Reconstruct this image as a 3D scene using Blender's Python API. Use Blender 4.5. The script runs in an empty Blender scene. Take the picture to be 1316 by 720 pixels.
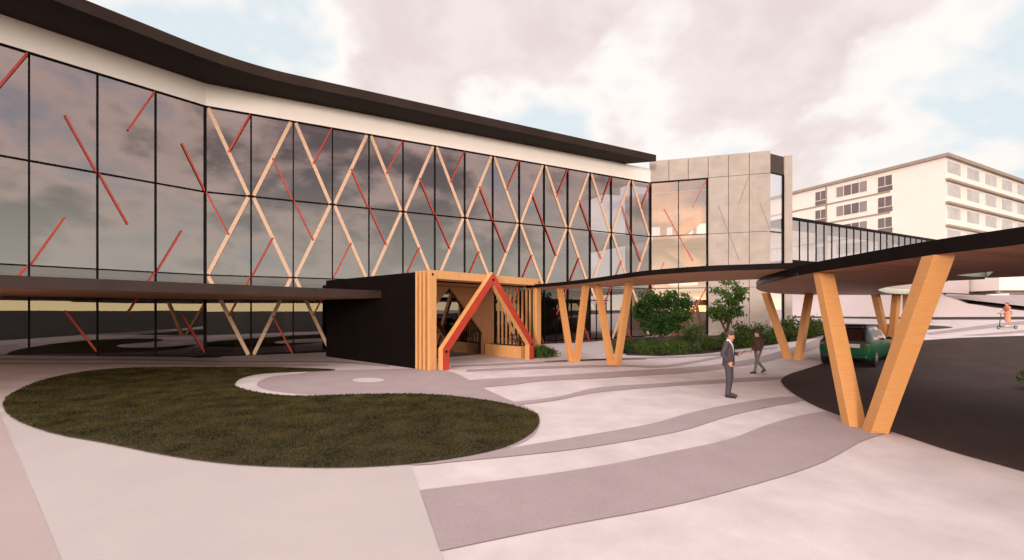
import bpy, bmesh, math, random
from mathutils import Vector, Matrix
from mathutils.geometry import tessellate_polygon
random.seed(7)
R = math.radians
scene = bpy.context.scene
COL = scene.collection
H = 2.285                      # eye height above the plaza
FPX, CX, CY = 550.0, 658.0, 400.0

# ------------------------------------------------------------------ materials
def new_mat(name):
    m = bpy.data.materials.new(name); m.use_nodes = True
    nt = m.node_tree; nt.nodes.clear()
    out = nt.nodes.new('ShaderNodeOutputMaterial')
    return m, nt, out

def mat(name, col, rough=0.6, var=0.12, scale=3.0, stretch=(1, 1, 1), bump=0.0, metal=0.0, spec=0.5, col2=None, fine=0.0, coat=0.0):
    m, nt, out = new_mat(name)
    N, L = nt.nodes, nt.links
    b = N.new('ShaderNodeBsdfPrincipled')
    tc = N.new('ShaderNodeTexCoord'); mp = N.new('ShaderNodeMapping'); mp.inputs['Scale'].default_value = stretch
    L.new(tc.outputs['Object'], mp.inputs['Vector'])
    n = N.new('ShaderNodeTexNoise'); n.inputs['Scale'].default_value = scale; n.inputs['Detail'].default_value = 6; n.inputs['Roughness'].default_value = .6
    L.new(mp.outputs['Vector'], n.inputs['Vector'])
    r = N.new('ShaderNodeValToRGB')
    r.color_ramp.elements[0].position = .3; r.color_ramp.elements[1].position = .72
    c0 = [max(0, c*(1-var)) for c in col]; c1 = [min(1, c*(1+var)) for c in (col2 or col)]
    r.color_ramp.elements[0].color = (*c0, 1); r.color_ramp.elements[1].color = (*c1, 1)
    L.new(n.outputs['Fac'], r.inputs['Fac'])
    src = r.outputs['Color']
    if fine:
        n2 = N.new('ShaderNodeTexNoise'); n2.inputs['Scale'].default_value = 60; n2.inputs['Detail'].default_value = 3
        L.new(tc.outputs['Object'], n2.inputs['Vector'])
        mr = N.new('ShaderNodeMapRange'); mr.inputs['From Min'].default_value = .3; mr.inputs['From Max'].default_value = .7
        mr.inputs['To Min'].default_value = 1-fine; mr.inputs['To Max'].default_value = 1+fine
        L.new(n2.outputs['Fac'], mr.inputs['Value'])
        mx = N.new('ShaderNodeVectorMath'); mx.operation = 'SCALE'
        L.new(src, mx.inputs[0]); L.new(mr.outputs['Result'], mx.inputs['Scale'])
        src = mx.outputs['Vector']
    L.new(src, b.inputs['Base Color'])
    b.inputs['Roughness'].default_value = rough; b.inputs['Metallic'].default_value = metal
    b.inputs['Specular IOR Level'].default_value = spec; b.inputs['Coat Weight'].default_value = coat
    if bump:
        bp = N.new('ShaderNodeBump'); bp.inputs['Strength'].default_value = bump; bp.inputs['Distance'].default_value = .02
        L.new(n.outputs['Fac'], bp.inputs['Height']); L.new(bp.outputs['Normal'], b.inputs['Normal'])
    L.new(b.outputs['BSDF'], out.inputs['Surface'])
    return m

def glass(name, fac, tint, gloss=(.98, .90, .90), wav=0.004):
    m, nt, out = new_mat(name); N, L = nt.nodes, nt.links
    t = N.new('ShaderNodeBsdfTransparent'); t.inputs['Color'].default_value = (*tint, 1)
    g = N.new('ShaderNodeBsdfGlossy'); g.inputs['Color'].default_value = (*gloss, 1); g.inputs['Roughness'].default_value = 0.0
    tc = N.new('ShaderNodeTexCoord'); n = N.new('ShaderNodeTexNoise'); n.inputs['Scale'].default_value = .5; n.inputs['Detail'].default_value = 1
    bp = N.new('ShaderNodeBump'); bp.inputs['Strength'].default_value = .25; bp.inputs['Distance'].default_value = wav
    L.new(tc.outputs['Object'], n.inputs['Vector']); L.new(n.outputs['Fac'], bp.inputs['Height']); L.new(bp.outputs['Normal'], g.inputs['Normal'])
    lw = N.new('ShaderNodeLayerWeight'); lw.inputs['Blend'].default_value = .22
    mr = N.new('ShaderNodeMapRange'); mr.inputs['To Min'].default_value = fac; mr.inputs['To Max'].default_value = min(1, fac+.55)
    L.new(lw.outputs['Fresnel'], mr.inputs['Value'])
    mix = N.new('ShaderNodeMixShader')
    L.new(mr.outputs['Result'], mix.inputs['Fac']); L.new(t.outputs[0], mix.inputs[1]); L.new(g.outputs[0], mix.inputs[2])
    L.new(mix.outputs[0], out.inputs['Surface'])
    return m

def leafmat(name, c0, c1, nsc=5):
    m, nt, out = new_mat(name); N, L = nt.nodes, nt.links
    b = N.new('ShaderNodeBsdfPrincipled'); b.inputs['Roughness'].default_value = .6; b.inputs['Specular IOR Level'].default_value = .12
    tr = N.new('ShaderNodeBsdfTranslucent')
    tc = N.new('ShaderNodeTexCoord'); n = N.new('ShaderNodeTexNoise'); n.inputs['Scale'].default_value = nsc; n.inputs['Detail'].default_value = 7
    L.new(tc.outputs['Object'], n.inputs['Vector'])
    r = N.new('ShaderNodeValToRGB'); r.color_ramp.elements[0].position = .35; r.color_ramp.elements[1].position = .65
    r.color_ramp.elements[0].color = (*c0, 1); r.color_ramp.elements[1].color = (*c1, 1)
    L.new(n.outputs['Fac'], r.inputs['Fac']); L.new(r.outputs['Color'], b.inputs['Base Color']); L.new(r.outputs['Color'], tr.inputs['Color'])
    mix = N.new('ShaderNodeMixShader'); mix.inputs['Fac'].default_value = .3
    L.new(b.outputs[0], mix.inputs[1]); L.new(tr.outputs[0], mix.inputs[2]); L.new(mix.outputs[0], out.inputs['Surface'])
    return m

def plankmat(name, c0, c1, direction, width=.14, rough=.55):
    """timber boards running along a horizontal direction"""
    m, nt, out = new_mat(name); N, L = nt.nodes, nt.links
    b = N.new('ShaderNodeBsdfPrincipled'); b.inputs['Roughness'].default_value = rough
    tc = N.new('ShaderNodeTexCoord')
    mp = N.new('ShaderNodeMapping'); mp.inputs['Rotation'].default_value = (0, 0, -direction)
    L.new(tc.outputs['Object'], mp.inputs['Vector'])
    sx = N.new('ShaderNodeSeparateXYZ'); L.new(mp.outputs['Vector'], sx.inputs[0])
    dv = N.new('ShaderNodeMath'); dv.operation = 'DIVIDE'; dv.inputs[1].default_value = width; L.new(sx.outputs['Y'], dv.inputs[0])
    fl = N.new('ShaderNodeMath'); fl.operation = 'FLOOR'; L.new(dv.outputs[0], fl.inputs[0])
    wn = N.new('ShaderNodeTexWhiteNoise'); wn.noise_dimensions = '1D'; L.new(fl.outputs[0], wn.inputs['W'])
    mp2 = N.new('ShaderNodeMapping'); mp2.inputs['Scale'].default_value = (.5, 9, 1); L.new(mp.outputs['Vector'], mp2.inputs['Vector'])
    n = N.new('ShaderNodeTexNoise'); n.inputs['Scale'].default_value = 1.6; n.inputs['Detail'].default_value = 5; L.new(mp2.outputs['Vector'], n.inputs['Vector'])
    ad = N.new('ShaderNodeMath'); ad.operation = 'MULTIPLY_ADD'; ad.inputs[1].default_value = .45; L.new(wn.outputs['Value'], ad.inputs[0])
    sc = N.new('ShaderNodeMath'); sc.operation = 'MULTIPLY'; sc.inputs[1].default_value = .6; L.new(n.outputs['Fac'], sc.inputs[0]); L.new(sc.outputs[0], ad.inputs[2])
    r = N.new('ShaderNodeValToRGB'); r.color_ramp.elements[0].color = (*c0, 1); r.color_ramp.elements[1].color = (*c1, 1)
    r.color_ramp.elements[0].position = .15; r.color_ramp.elements[1].position = .85
    L.new(ad.outputs[0], r.inputs['Fac'])
    fr = N.new('ShaderNodeMath'); fr.operation = 'FRACT'; L.new(dv.outputs[0], fr.inputs[0])
    gt = N.new('ShaderNodeMath'); gt.operation = 'GREATER_THAN'; gt.inputs[1].default_value = .06; L.new(fr.outputs[0], gt.inputs[0])
    mr = N.new('ShaderNodeMapRange'); mr.inputs['To Min'].default_value = .45; L.new(gt.outputs[0], mr.inputs['Value'])
    vm = N.new('ShaderNodeVectorMath'); vm.operation = 'SCALE'; L.new(r.outputs['Color'], vm.inputs[0]); L.new(mr.outputs['Result'], vm.inputs['Scale'])
    L.new(vm.outputs['Vector'], b.inputs['Base Color']); L.new(b.outputs[0], out.inputs['Surface'])
    return m

M = dict(
    paving=mat('pale_paving', (.60, .525, .515), .75, .09, 1.1, col2=(.66, .585, .575), bump=.03, fine=.06),
    ramp=mat('ramp_asphalt', (.13, .10, .095), .9, .1, 1),
    panel=mat('brown_panel', (.062, .046, .040), .6, .1, 1, spec=.2),
    cream=mat('cream_paving', (.515, .458, .435), .75, .05, .7, fine=.05),
    rose=mat('rose_paving', (.455, .37, .35), .75, .05, .7, fine=.05),
    mauve=mat('mauve_paving', (.375, .30, .305), .75, .07, 1.3, fine=.12),
    oval=mat('oval_paving', (.58, .53, .51), .75, .05, 1.3, fine=.06),
    asphalt=mat('asphalt', (.050, .031, .028), .9, .2, .8, fine=.3, bump=.1, spec=.2),
    soil=mat('dark_field', (.022, .020, .013), .95, .4, .3),
    mulch=mat('mulch', (.035, .024, .016), .95, .5, 8, bump=.5),
    lawnbase=mat('lawn_soil', (.032, .026, .007), .95, .4, 1.2),
    grass=leafmat('grass_blade', (.036, .031, .007), (.115, .096, .026), 1.6),
    white=mat('white_fascia', (.93, .87, .83), .6, .03, .6, fine=.02),
    roof=mat('dark_roof', (.034, .022, .018), .6, .2, .7, spec=.1),
    black=mat('black_cladding', (.006, .004, .0036), .7, .25, 1.5, spec=.04),
    mull=mat('black_mullion', (.007, .0055, .0055), .5, .1, 2, spec=.06),
    timber=mat('pale_timber', (.66, .45, .315), .6, .10, 2.0, (1, 1, 5)),
    orange=mat('orange_timber', (.62, .30, .105), .5, .09, 2.4, (1.2, 1.2, 24), bump=.04, fine=.05),
    orange2=mat('vestibule_timber', (.64, .335, .125), .5, .12, 2.0, (6, 6, .8)),
    brownply=mat('brown_ply', (.42, .215, .10), .55, .15, 1.5, (4, 4, 1)),
    red=mat('red_paint', (.45, .040, .018), .45, .1, 2),
    concrete=mat('concrete', (.425, .375, .343), .8, .13, 1.1, fine=.06, bump=.05),
    joint=mat('concrete_joint', (.10, .08, .068), .9, .1, 2),
    inlay=mat('concrete_inlay', (.31, .25, .215), .9, .1, 2),
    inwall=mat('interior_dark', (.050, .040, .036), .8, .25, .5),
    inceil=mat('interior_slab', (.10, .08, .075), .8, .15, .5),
    inblock=mat('interior_warm', (.56, .45, .38), .8, .1, .5),
    bulk=mat('bulkhead', (.30, .245, .235), .8, .05, .5),
    incol=mat('interior_column', (.16, .14, .125), .8, .1, .5),
    fascia=mat('black_fascia', (.008, .0055, .005), .6, .3, 1.2, spec=.06),
    browncan=mat('brown_canopy', (.046, .028, .023), .5, .2, 1.0, spec=.3),
    soffit=plankmat('soffit_boards', (.30, .125, .070), (.54, .25, .155), R(20), .16),
    soffit2=plankmat('soffit_boards_warm', (.38, .17, .085), (.56, .27, .14), R(30), .16),
    rim=mat('pale_green_rim', (.60, .66, .54), .5, .04, 1),
    glass=glass('facade_glass', .20, (.42, .37, .37)),
    glassg=glass('ground_glass', .12, (.40, .36, .34)),
    glassd=glass('door_glass', .05, (.50, .45, .42)),
    glassc=glass('stair_glass', .22, (.84, .76, .72)),
    glassb=glass('bridge_glass', .30, (.70, .70, .72)),
    bwall=mat('cream_render', (.79, .735, .69), .8, .03, .3),
    bwall2=mat('white_render', (.84, .79, .745), .8, .03, .3),
    bbrown=mat('brown_edge', (.33, .255, .215), .7, .08, 1),
    bwin=mat('dark_window', (.15, .115, .12), .12, .2, .5),
    bwin2=mat('grey_window', (.47, .44, .44), .12, .2, .5),
    bwin3=mat('brown_window', (.27, .22, .215), .15, .1, .5),
    bframe=mat('window_frame', (.80, .75, .70), .5, .05, 1),
    lav=mat('lavender_wall', (.50, .43, .435), .8, .03, .3),
    hillp=mat('pale_bank', (.54, .455, .455), .8, .03, .3),
    bark=mat('bark', (.085, .055, .040), .9, .3, 6, (1, 1, .4), bump=.4),
    leafd=leafmat('leaf_dense', (.013, .042, .009), (.062, .125, .030)),
    leafl=leafmat('leaf_light', (.032, .080, .015), (.125, .20, .05)),
    leafs=leafmat('leaf_shrub', (.030, .062, .013), (.12, .165, .042)),
    leafs2=leafmat('leaf_shrub_dark', (.026, .058, .014), (.10, .15, .042)),
    leafr=leafmat('leaf_red', (.06, .018, .018), (.16, .06, .055)),
    skin=mat('skin', (.56, .27, .18), .5, .06, 8),
    suit=mat('navy_suit', (.060, .045, .062), .75, .15, 25),
    shirt=mat('white_shirt', (.74, .70, .68), .7, .03, 10),
    hairb=mat('brown_hair', (.060, .033, .025), .6, .3, 40),
    hairr=mat('red_hair', (.14, .035, .018), .6, .3, 40),
    leather=mat('black_leather', (.018, .014, .014), .35, .2, 10),
    jacket=mat('brown_jacket', (.065, .032, .022), .75, .2, 14),
    vest=mat('olive_vest', (.16, .115, .055), .8, .2, 14),
    jeans=mat('grey_jeans', (.13, .135, .14), .85, .2, 14),
    dress=mat('peach_dress', (.66, .30, .19), .75, .15, 8),
    strap=mat('coral_top', (.50, .13, .06), .75, .15, 8),
    bag=mat('grey_blue_bag', (.23, .27, .31), .7, .15, 8),
    carg=mat('green_paint', (.002, .070, .024), .35, .12, 1, spec=.12),
    carb=mat('car_black', (.012, .011, .011), .3, .1, 3),
    carw=glass('car_glass', .30, (.10, .10, .10)),
    silver=mat('silver', (.62, .58, .55), .3, .05, 3, metal=.7),
    plate=mat('silver_panel', (.46, .42, .39), .35, .08, 3),
    lampr=mat('tail_red', (.20, .05, .045), .25, .1, 3),
    lampw=mat('lamp_white', (.75, .70, .66), .25, .05, 3),
    tyre=mat('tyre', (.014, .013, .013), .85, .2, 20),
    seatm=mat('car_interior', (.05, .045, .042), .8, .2, 4),
    yellow=mat('yellow_paint', (.78, .40, .04), .4, .08, 3),
    metal=mat('dark_metal', (.06, .055, .055), .4, .1, 5, metal=.5),
    screen=mat('phone_screen', (.05, .06, .08), .15, .1, 5),
    eye=mat('eye', (.02, .015, .012), .3, .1, 5),
    sole=mat('base_shoe', (.10, .075, .065), .6, .1, 5),
)

# ------------------------------------------------------------------ mesh helper
def V(*a): return Vector(a)
class MB:
    def __init__(s): s.v = []; s.f = []
    def add(s, vs, fs):
        b = len(s.v); s.v += [tuple(p) for p in vs]; s.f += [tuple(b+i for i in f) for f in fs]; return s
    def ob(s, o, a, b, c):          # parallelepiped from a corner and three edges
        o, a, b, c = map(Vector, (o, a, b, c))
        vs = [o, o+a, o+a+b, o+b, o+c, o+a+c, o+a+b+c, o+b+c]
        fs = [(0, 3, 2, 1), (4, 5, 6, 7), (0, 1, 5, 4), (1, 2, 6, 5), (2, 3, 7, 6), (3, 0, 4, 7)]
        if a.cross(b).dot(c) < 0: fs = [f[::-1] for f in fs]
        return s.add(vs, fs)
    def box(s, x0, x1, y0, y1, z0, z1): return s.ob((x0, y0, z0), (x1-x0, 0, 0), (0, y1-y0, 0), (0, 0, z1-z0))
    def quad(s, *p): return s.add(p, [tuple(range(len(p)))])
    def beam(s, p0, p1, side, ws, wt):   # bar p0->p1; ws wide along side, wt along the third axis
        p0, p1 = Vector(p0), Vector(p1); d = p1-p0; sd = Vector(side); sd = (sd-d*(sd.dot(d)/d.length_squared)).normalized()
        t = d.cross(sd).normalized()
        return s.ob(p0-sd*ws/2-t*wt/2, d, sd*ws, t*wt)
    def leg(s, p0, p1, side, ws, wt):    # slanted post with level ends
        p0, p1 = Vector(p0), Vector(p1); sd = Vector(side).normalized(); fw = Vector((sd.y, -sd.x, 0))
        vs = []
        for p in (p0, p1):
            for a, b in ((-1, -1), (1, -1), (1, 1), (-1, 1)): vs.append(p+sd*ws/2*a+fw*wt/2*b)
        return s.add(vs, [(0, 1, 2, 3), (7, 6, 5, 4), (0, 4, 5, 1), (1, 5, 6, 2), (2, 6, 7, 3), (3, 7, 4, 0)])
    def prism(s, poly, z0, z1, hole=None, top=True, bot=True, sides=True):
        hs = [] if not hole else [hole] if not isinstance(hole[0], list) else hole
        loops = [[Vector((x, y, 0)) for x, y in poly]] + [[Vector((x, y, 0)) for x, y in h_] for h_ in hs]
        tris = tessellate_polygon(loops); flat = [p for l in loops for p in l]; n = len(flat)
        def up(t):
            a, b, c = (flat[i] for i in t)
            return t if (b-a).cross(c-a).z > 0 else (t[0], t[2], t[1])
        tris = [up(tuple(t)) for t in tris]
        vs = [(p.x, p.y, z0) for p in flat]+[(p.x, p.y, z1) for p in flat]; fs = []
        if top: fs += [tuple(i+n for i in t) for t in tris]
        if bot: fs += [tuple(reversed(t)) for t in tris]
        if sides:
            k = 0
            for l in loops:
                m = len(l)
                for i in range(m): fs.append((k+i, k+(i+1) % m, n+k+(i+1) % m, n+k+i))
                k += m
        return s.add(vs, fs)
    def tube(s, pts, rad, seg=8, cap=True):
        pts = [Vector(p) for p in pts]; n = len(pts)
        rad = rad if isinstance(rad, (list, tuple)) else [rad]*n
        rings = []; prev = None
        for i, p in enumerate(pts):
            d = (pts[min(i+1, n-1)]-pts[max(i-1, 0)]).normalized()
            ref = prev if prev is not None else (Vector((1, 0, 0)) if abs(d.x) < .8 else Vector((0, 1, 0)))
            a = (ref-d*ref.dot(d)).normalized(); b = d.cross(a); prev = a
            rings.append([p+(a*math.cos(2*math.pi*k/seg)+b*math.sin(2*math.pi*k/seg))*rad[i] for k in range(seg)])
        vs = [q for r in rings for q in r]; fs = []
        for i in range(n-1):
            for k in range(seg): fs.append((i*seg+k, i*seg+(k+1) % seg, (i+1)*seg+(k+1) % seg, (i+1)*seg+k))
        if cap: fs += [tuple(reversed(range(seg))), tuple((n-1)*seg+k for k in range(seg))]
        return s.add(vs, fs)
    def loft(s, rings):              # list of closed rings of equal length, capped
        m = len(rings[0]); n = len(rings); fs = []
        for i in range(n-1):
            for k in range(m): fs.append((i*m+k, i*m+(k+1) % m, (i+1)*m+(k+1) % m, (i+1)*m+k))
        fs += [tuple(reversed(range(m))), tuple((n-1)*m+k for k in range(m))]
        return s.add([p for r in rings for p in r], fs)
    def ell(s, rs, seg=14):          # stack of horizontal ellipses (cx,cy,cz,rx,ry)
        return s.loft([[(cx+rx*math.cos(2*math.pi*k/seg), cy+ry*math.sin(2*math.pi*k/seg), cz) for k in range(seg)] for cx, cy, cz, rx, ry in rs])
    def cap(s, p0, p1, r0, r1, seg=10):  # tapered capsule
        p0, p1 = Vector(p0), Vector(p1); d = p1-p0; L = max(d.length, 1e-4); u = d/L; pts = []; rad = []
        for a in (-80, -55, -28, 0): pts.append(p0+u*r0*math.sin(R(a))); rad.append(r0*math.cos(R(a)))
        for a in (0, 28, 55, 80): pts.append(p1+u*r1*math.sin(R(a))); rad.append(r1*math.cos(R(a)))
        return s.tube(pts, rad, seg)
    def disc(s, c, ax, r, w, seg=20):
        c = Vector(c); ax = Vector(ax).normalized()
        return s.tube([c-ax*w/2, c+ax*w/2], r, seg)
    def ring(s, c, ax, r, t, seg=24, sub=8):
        c = Vector(c); ax = Vector(ax).normalized(); a = ax.orthogonal().normalized(); b = ax.cross(a); vs = []; fs = []
        for i in range(seg):
            A = 2*math.pi*i/seg; u = a*math.cos(A)+b*math.sin(A)
            for j in range(sub):
                B = 2*math.pi*j/sub; vs.append(c+u*(r+t*math.cos(B))+ax*t*math.sin(B))
        for i in range(seg):
            for j in range(sub): fs.append((i*sub+j, ((i+1) % seg)*sub+j, ((i+1) % seg)*sub+(j+1) % sub, i*sub+(j+1) % sub))
        return s.add(vs, fs)
    def mesh(s, name, off=(0, 0, 0)):
        me = bpy.data.meshes.new(name); me.from_pydata([(p[0]-off[0], p[1]-off[1], p[2]-off[2]) for p in s.v], [], s.f); me.update(); return me
    def build(s, name, m, parent=None, smooth=False, bevel=0, off=None):
        o0 = ORIG.get(parent.name, V(0, 0, 0)) if (parent and off is None) else Vector(off or (0, 0, 0))
        me = s.mesh(name, o0); me.materials.append(m)
        o = bpy.data.objects.new(name, me); COL.objects.link(o); o.parent = parent
        if parent: ORIG[o.name] = o0
        if smooth:
            for p in me.polygons: p.use_smooth = True
        if bevel:
            b = o.modifiers.new('bevel', 'BEVEL'); b.width = bevel; b.segments = 2; b.limit_method = 'ANGLE'
        return o
ORIG = {}
def tag(o, label=None, cat=None, group=None, kind=None):
    if label: o['label'] = label
    if cat: o['category'] = cat
    if group: o['group'] = group
    if kind: o['kind'] = kind
    return o
def thing(name, label, cat, loc=(0, 0, 0), rz=0, group=None):
    o = bpy.data.objects.new(name, None); COL.objects.link(o); o.location = loc; o.rotation_euler = (0, 0, rz)
    o.empty_display_size = .3
    ORIG[o.name] = Vector(loc) if rz == 0 else V(0, 0, 0)
    return tag(o, label, cat, group)
def copy_tree(o, parent=None):
    c = o.copy(); COL.objects.link(c)
    if parent: c.parent = parent
    for ch in list(o.children): copy_tree(ch, c)
    return c

# ------------------------------------------------------------------ terrain
def clamp(x, a=0., b=1.): return max(a, min(b, x))
KX, KY = -15.25, 21.3                        # the bend of the facade
MD, MO = V(.899, .437, 0).normalized(), V(.437, -.899, 0).normalized()
WD, WO = V(.65, .76, 0).normalized(), V(.76, -.65, 0).normalized()
def g(x, y):
    z = 0.
    d = .85*x+.53*y
    z += .045*(clamp(d, 21, 78)-21)
    rx, ry = x-KX, y-KY
    dw = -(rx*WD.x+ry*WD.y); ow = rx*WO.x+ry*WO.y
    if dw > 0: z += min(.0948*dw, 1.0)*clamp(1-ow/9.)
    return z
def gp(px, py):
    """where the sight line of the survey photo meets the ground"""
    kx, kz = (px-CX)/FPX, (CY-py)/FPX
    lo = 1.0; Y = 1.0
    while Y < 160:
        if H+kz*Y <= g(kx*Y, Y): break
        lo = Y; Y += .25
    hi = Y
    for _ in range(24):
        mid = (lo+hi)/2
        if H+kz*mid <= g(kx*mid, mid): hi = mid
        else: lo = mid
    return (kx*hi, hi)
def smooth_poly(pts, n=4, closed=True):
    out = []; m = len(pts)
    for i in range(m if closed else m-1):
        p0, p1, p2, p3 = (pts[(i+k-1) % m] if closed else pts[min(max(i+k-1, 0), m-1)] for k in range(4))
        for j in range(n):
            t = j/n
            out.append(tuple(.5*((2*p1[a])+(-p0[a]+p2[a])*t+(2*p0[a]-5*p1[a]+4*p2[a]-p3[a])*t*t+(-p0[a]+3*p1[a]-3*p2[a]+p3[a])*t**3) for a in (0, 1)))
    if not closed: out.append(tuple(pts[-1]))
    return out
GRID = 1.0
def drape(name, poly, off, m, kind='structure', step=GRID, lift=0):
    bm = bmesh.new()
    loops = [[Vector((x, y, 0)) for x, y in poly]]
    vs = [bm.verts.new(p) for p in loops[0]]
    for t in tessellate_polygon(loops):
        try: bm.faces.new([vs[i] for i in t])
        except ValueError: pass
    xs = [p[0] for p in poly]; ys = [p[1] for p in poly]
    need = max(g(x, y) for x, y in poly) > .001
    if need:
        k = math.ceil(min(xs)/step)
        while k*step < max(xs):
            bmesh.ops.bisect_plane(bm, geom=bm.verts[:]+bm.edges[:]+bm.faces[:], plane_co=(k*step, 0, 0), plane_no=(1, 0, 0), dist=1e-5); k += 1
        k = math.ceil(min(ys)/step)
        while k*step < max(ys):
            bmesh.ops.bisect_plane(bm, geom=bm.verts[:]+bm.edges[:]+bm.faces[:], plane_co=(0, k*step, 0), plane_no=(0, 1, 0), dist=1e-5); k += 1
    bmesh.ops.triangulate(bm, faces=bm.faces[:])
    for v in bm.verts: v.co.z = g(v.co.x, v.co.y)+off
    for f in bm.faces:
        f.normal_update()
        if f.normal.z < 0: f.normal_flip()
    me = bpy.data.meshes.new(name); bm.to_mesh(me); bm.free(); me.materials.append(m)
    o = bpy.data.objects.new(name, me); COL.objects.link(o)
    if kind: o['kind'] = kind
    return o

def axis(a, b, step, far):
    n = int(round((b-a)/step)); c = [a+i*step for i in range(n+1)]
    return [a-f for f in reversed(far)]+c+[b+f for f in far]
FAR = [20, 60, 150, 400, 1200, 3000]
XS, YS = axis(-40, 84, 2, FAR), axis(-12, 84, 2, FAR)
mb = MB()
for y in YS:
    for x in XS: mb.v.append((x, y, g(x, y)-.03))
nx = len(XS)
for j in range(len(YS)-1):
    for i in range(nx-1): mb.f.append((j*nx+i, j*nx+i+1, (j+1)*nx+i+1, (j+1)*nx+i))
tag(mb.build('ground', M['soil']), kind='structure')
# paving: a grid sheet over the plaza
mb = MB(); PX = [-34+i for i in range(117)]; PY = [-1.5+.0+i for i in range(84)]
PY = [-1]+[i for i in range(0, 84)]
for y in PY:
    for x in PX: mb.v.append((x, y, g(x, y)))
nx = len(PX)
for j in range(len(PY)-1):
    for i in range(nx-1):
        a, b, c, d = j*nx+i, j*nx+i+1, (j+1)*nx+i+1, (j+1)*nx+i
        mb.f += [(a, b, c), (a, c, d)]
tag(mb.build('paving', M['paving']), kind='structure')
def P(*pts): return [gp(*p) for p in pts]
def E4(px, py, rx, ry, n=28): return [gp(px+rx*math.cos(2*math.pi*k/n), py+ry*math.sin(2*math.pi*k/n)) for k in range(n)]
drape('paving_cream', P((2, 530), (88, 740), (577, 740), (528, 598), (300, 560)), .005, M['cream'])
drape('paving_rose', P((0, 530), (86, 740), (-340, 740), (-260, 530)), .005, M['rose'])
drape('paving_teardrop', smooth_poly(P((326, 494), (338, 486), (383, 480), (432, 476.5), (533, 474.2), (575, 477), (600, 487), (618, 497.5), (656, 515), (684, 527), (694, 540), (684, 562), (640, 580), (560, 597), (480, 592), (400, 560), (380, 530), (345, 508))), .009, M['mauve'])
drape('paving_crescent', smooth_poly(P((302, 494), (310, 486), (345, 480), (392, 477.6), (392, 479.6), (348, 485), (330, 494), (345, 502.5), (400, 508.5), (447, 507.5), (446, 510), (380, 513), (328, 508))), .013, M['paving'])
drape('paving_oval', E4(473.5, 489, 20.5, 3), .013, M['oval'])
def band(top, bot, name='paving_band', off=.011):
    t = smooth_poly(P(*top), 4, False); b = smooth_poly(P(*bot), 4, False)
    drape(name, t+b[::-1], off, M['mauve'])
band([(540, 631), (686, 612.6), (779, 598.4), (847, 584.7), (934, 566), (984, 547.5), (1027, 535), (1066, 529), (1090, 531)],
     [(566, 709), (717, 678), (872, 648.6), (996, 615.7), (1052, 597), (1077, 584.7), (1111, 566), (1146, 556)])
band([(640, 579), (736, 563), (835, 545.6), (884, 532), (934, 521), (996, 511.5), (1027, 510)],
     [(530, 599), (649, 588), (760, 575), (872, 555), (928, 538), (971, 527), (1027, 516.5), (1040, 513.5)])
band([(660, 517), (717, 510.3), (773, 498), (872, 491.7), (965, 485.5), (1006, 484.5)],
     [(662, 521.5), (717, 514.6), (773, 504), (872, 496), (971, 490), (1006, 487.5)])
band([(560, 488), (600, 489), (630, 487), (700, 483.7), (805, 477), (875, 473), (930, 467.5), (1011, 449), (1040, 440), (1062, 431)],
     [(600, 500), (618, 498.4), (658, 495), (700, 490), (770, 486.5), (860, 481), (925, 475), (1000, 462), (1050, 448), (1085, 434)])
band([(600, 475.5), (700, 471), (800, 469), (857, 469.4), (930, 457)], [(600, 478), (700, 474), (800, 471.6), (857, 472.2), (930, 460)])
band([(580, 470.5), (680, 466), (760, 462), (830, 461)], [(580, 472), (680, 467.6), (760, 464), (830, 462.5)])
band([(700, 464), (800, 460.5), (900, 456.5), (1000, 445.5)], [(700, 465.5), (800, 462.3), (900, 458.6), (1000, 447.5)])
band([(-60, 460.5), (80, 461.5), (240, 463), (420, 464.6), (500, 470)], [(-60, 462.8), (80, 463.5), (240, 464.8), (420, 466), (500, 471.6)])
band([(-60, 466), (80, 467), (240, 467.5), (420, 469)], [(-60, 468.5), (80, 468.8), (240, 468.8), (420, 470.2)])
asph = P((1003, 490), (1012, 501), (1040, 518.5), (1085, 537), (1145, 555), (1220, 580), (1316, 607), (1420, 640), (1560, 700))
asph += [(24, 2), (60, 8), (70, 26)] + P((1400, 429.5), (1316, 431.8), (1234, 434.5), (1180, 438), (1150, 442), (1080, 457), (1047, 471), (1018, 480), (1007, 485))
drape('driveway', smooth_poly(asph[:9], 4, False)+asph[9:], .015, M['asphalt'])
tag(drape('grass_strip', smooth_poly(P((1082, 421.5), (1110, 418), (1160, 417.2), (1224, 420.4), (1190, 424), (1120, 425.5))), .02, M['lawnbase']), kind='stuff', label='narrow strip of dark grass beyond the driveway', cat='grass')
band([(1190, 428), (1290, 415), (1330, 412)], [(1195, 431), (1300, 418.5), (1330, 416.5)])
band([(1235, 431.5), (1330, 423)], [(1265, 431.5), (1330, 426.5)])
band([(1060, 432), (1115, 420), (1180, 412.5)], [(1066, 436), (1130, 423), (1200, 414)])
drape('kerb_road', P((1014, 406.6), (1190, 408), (1420, 407), (1420, 410.8), (1190, 411), (1014, 408.4)), .022, M['asphalt'])

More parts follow.
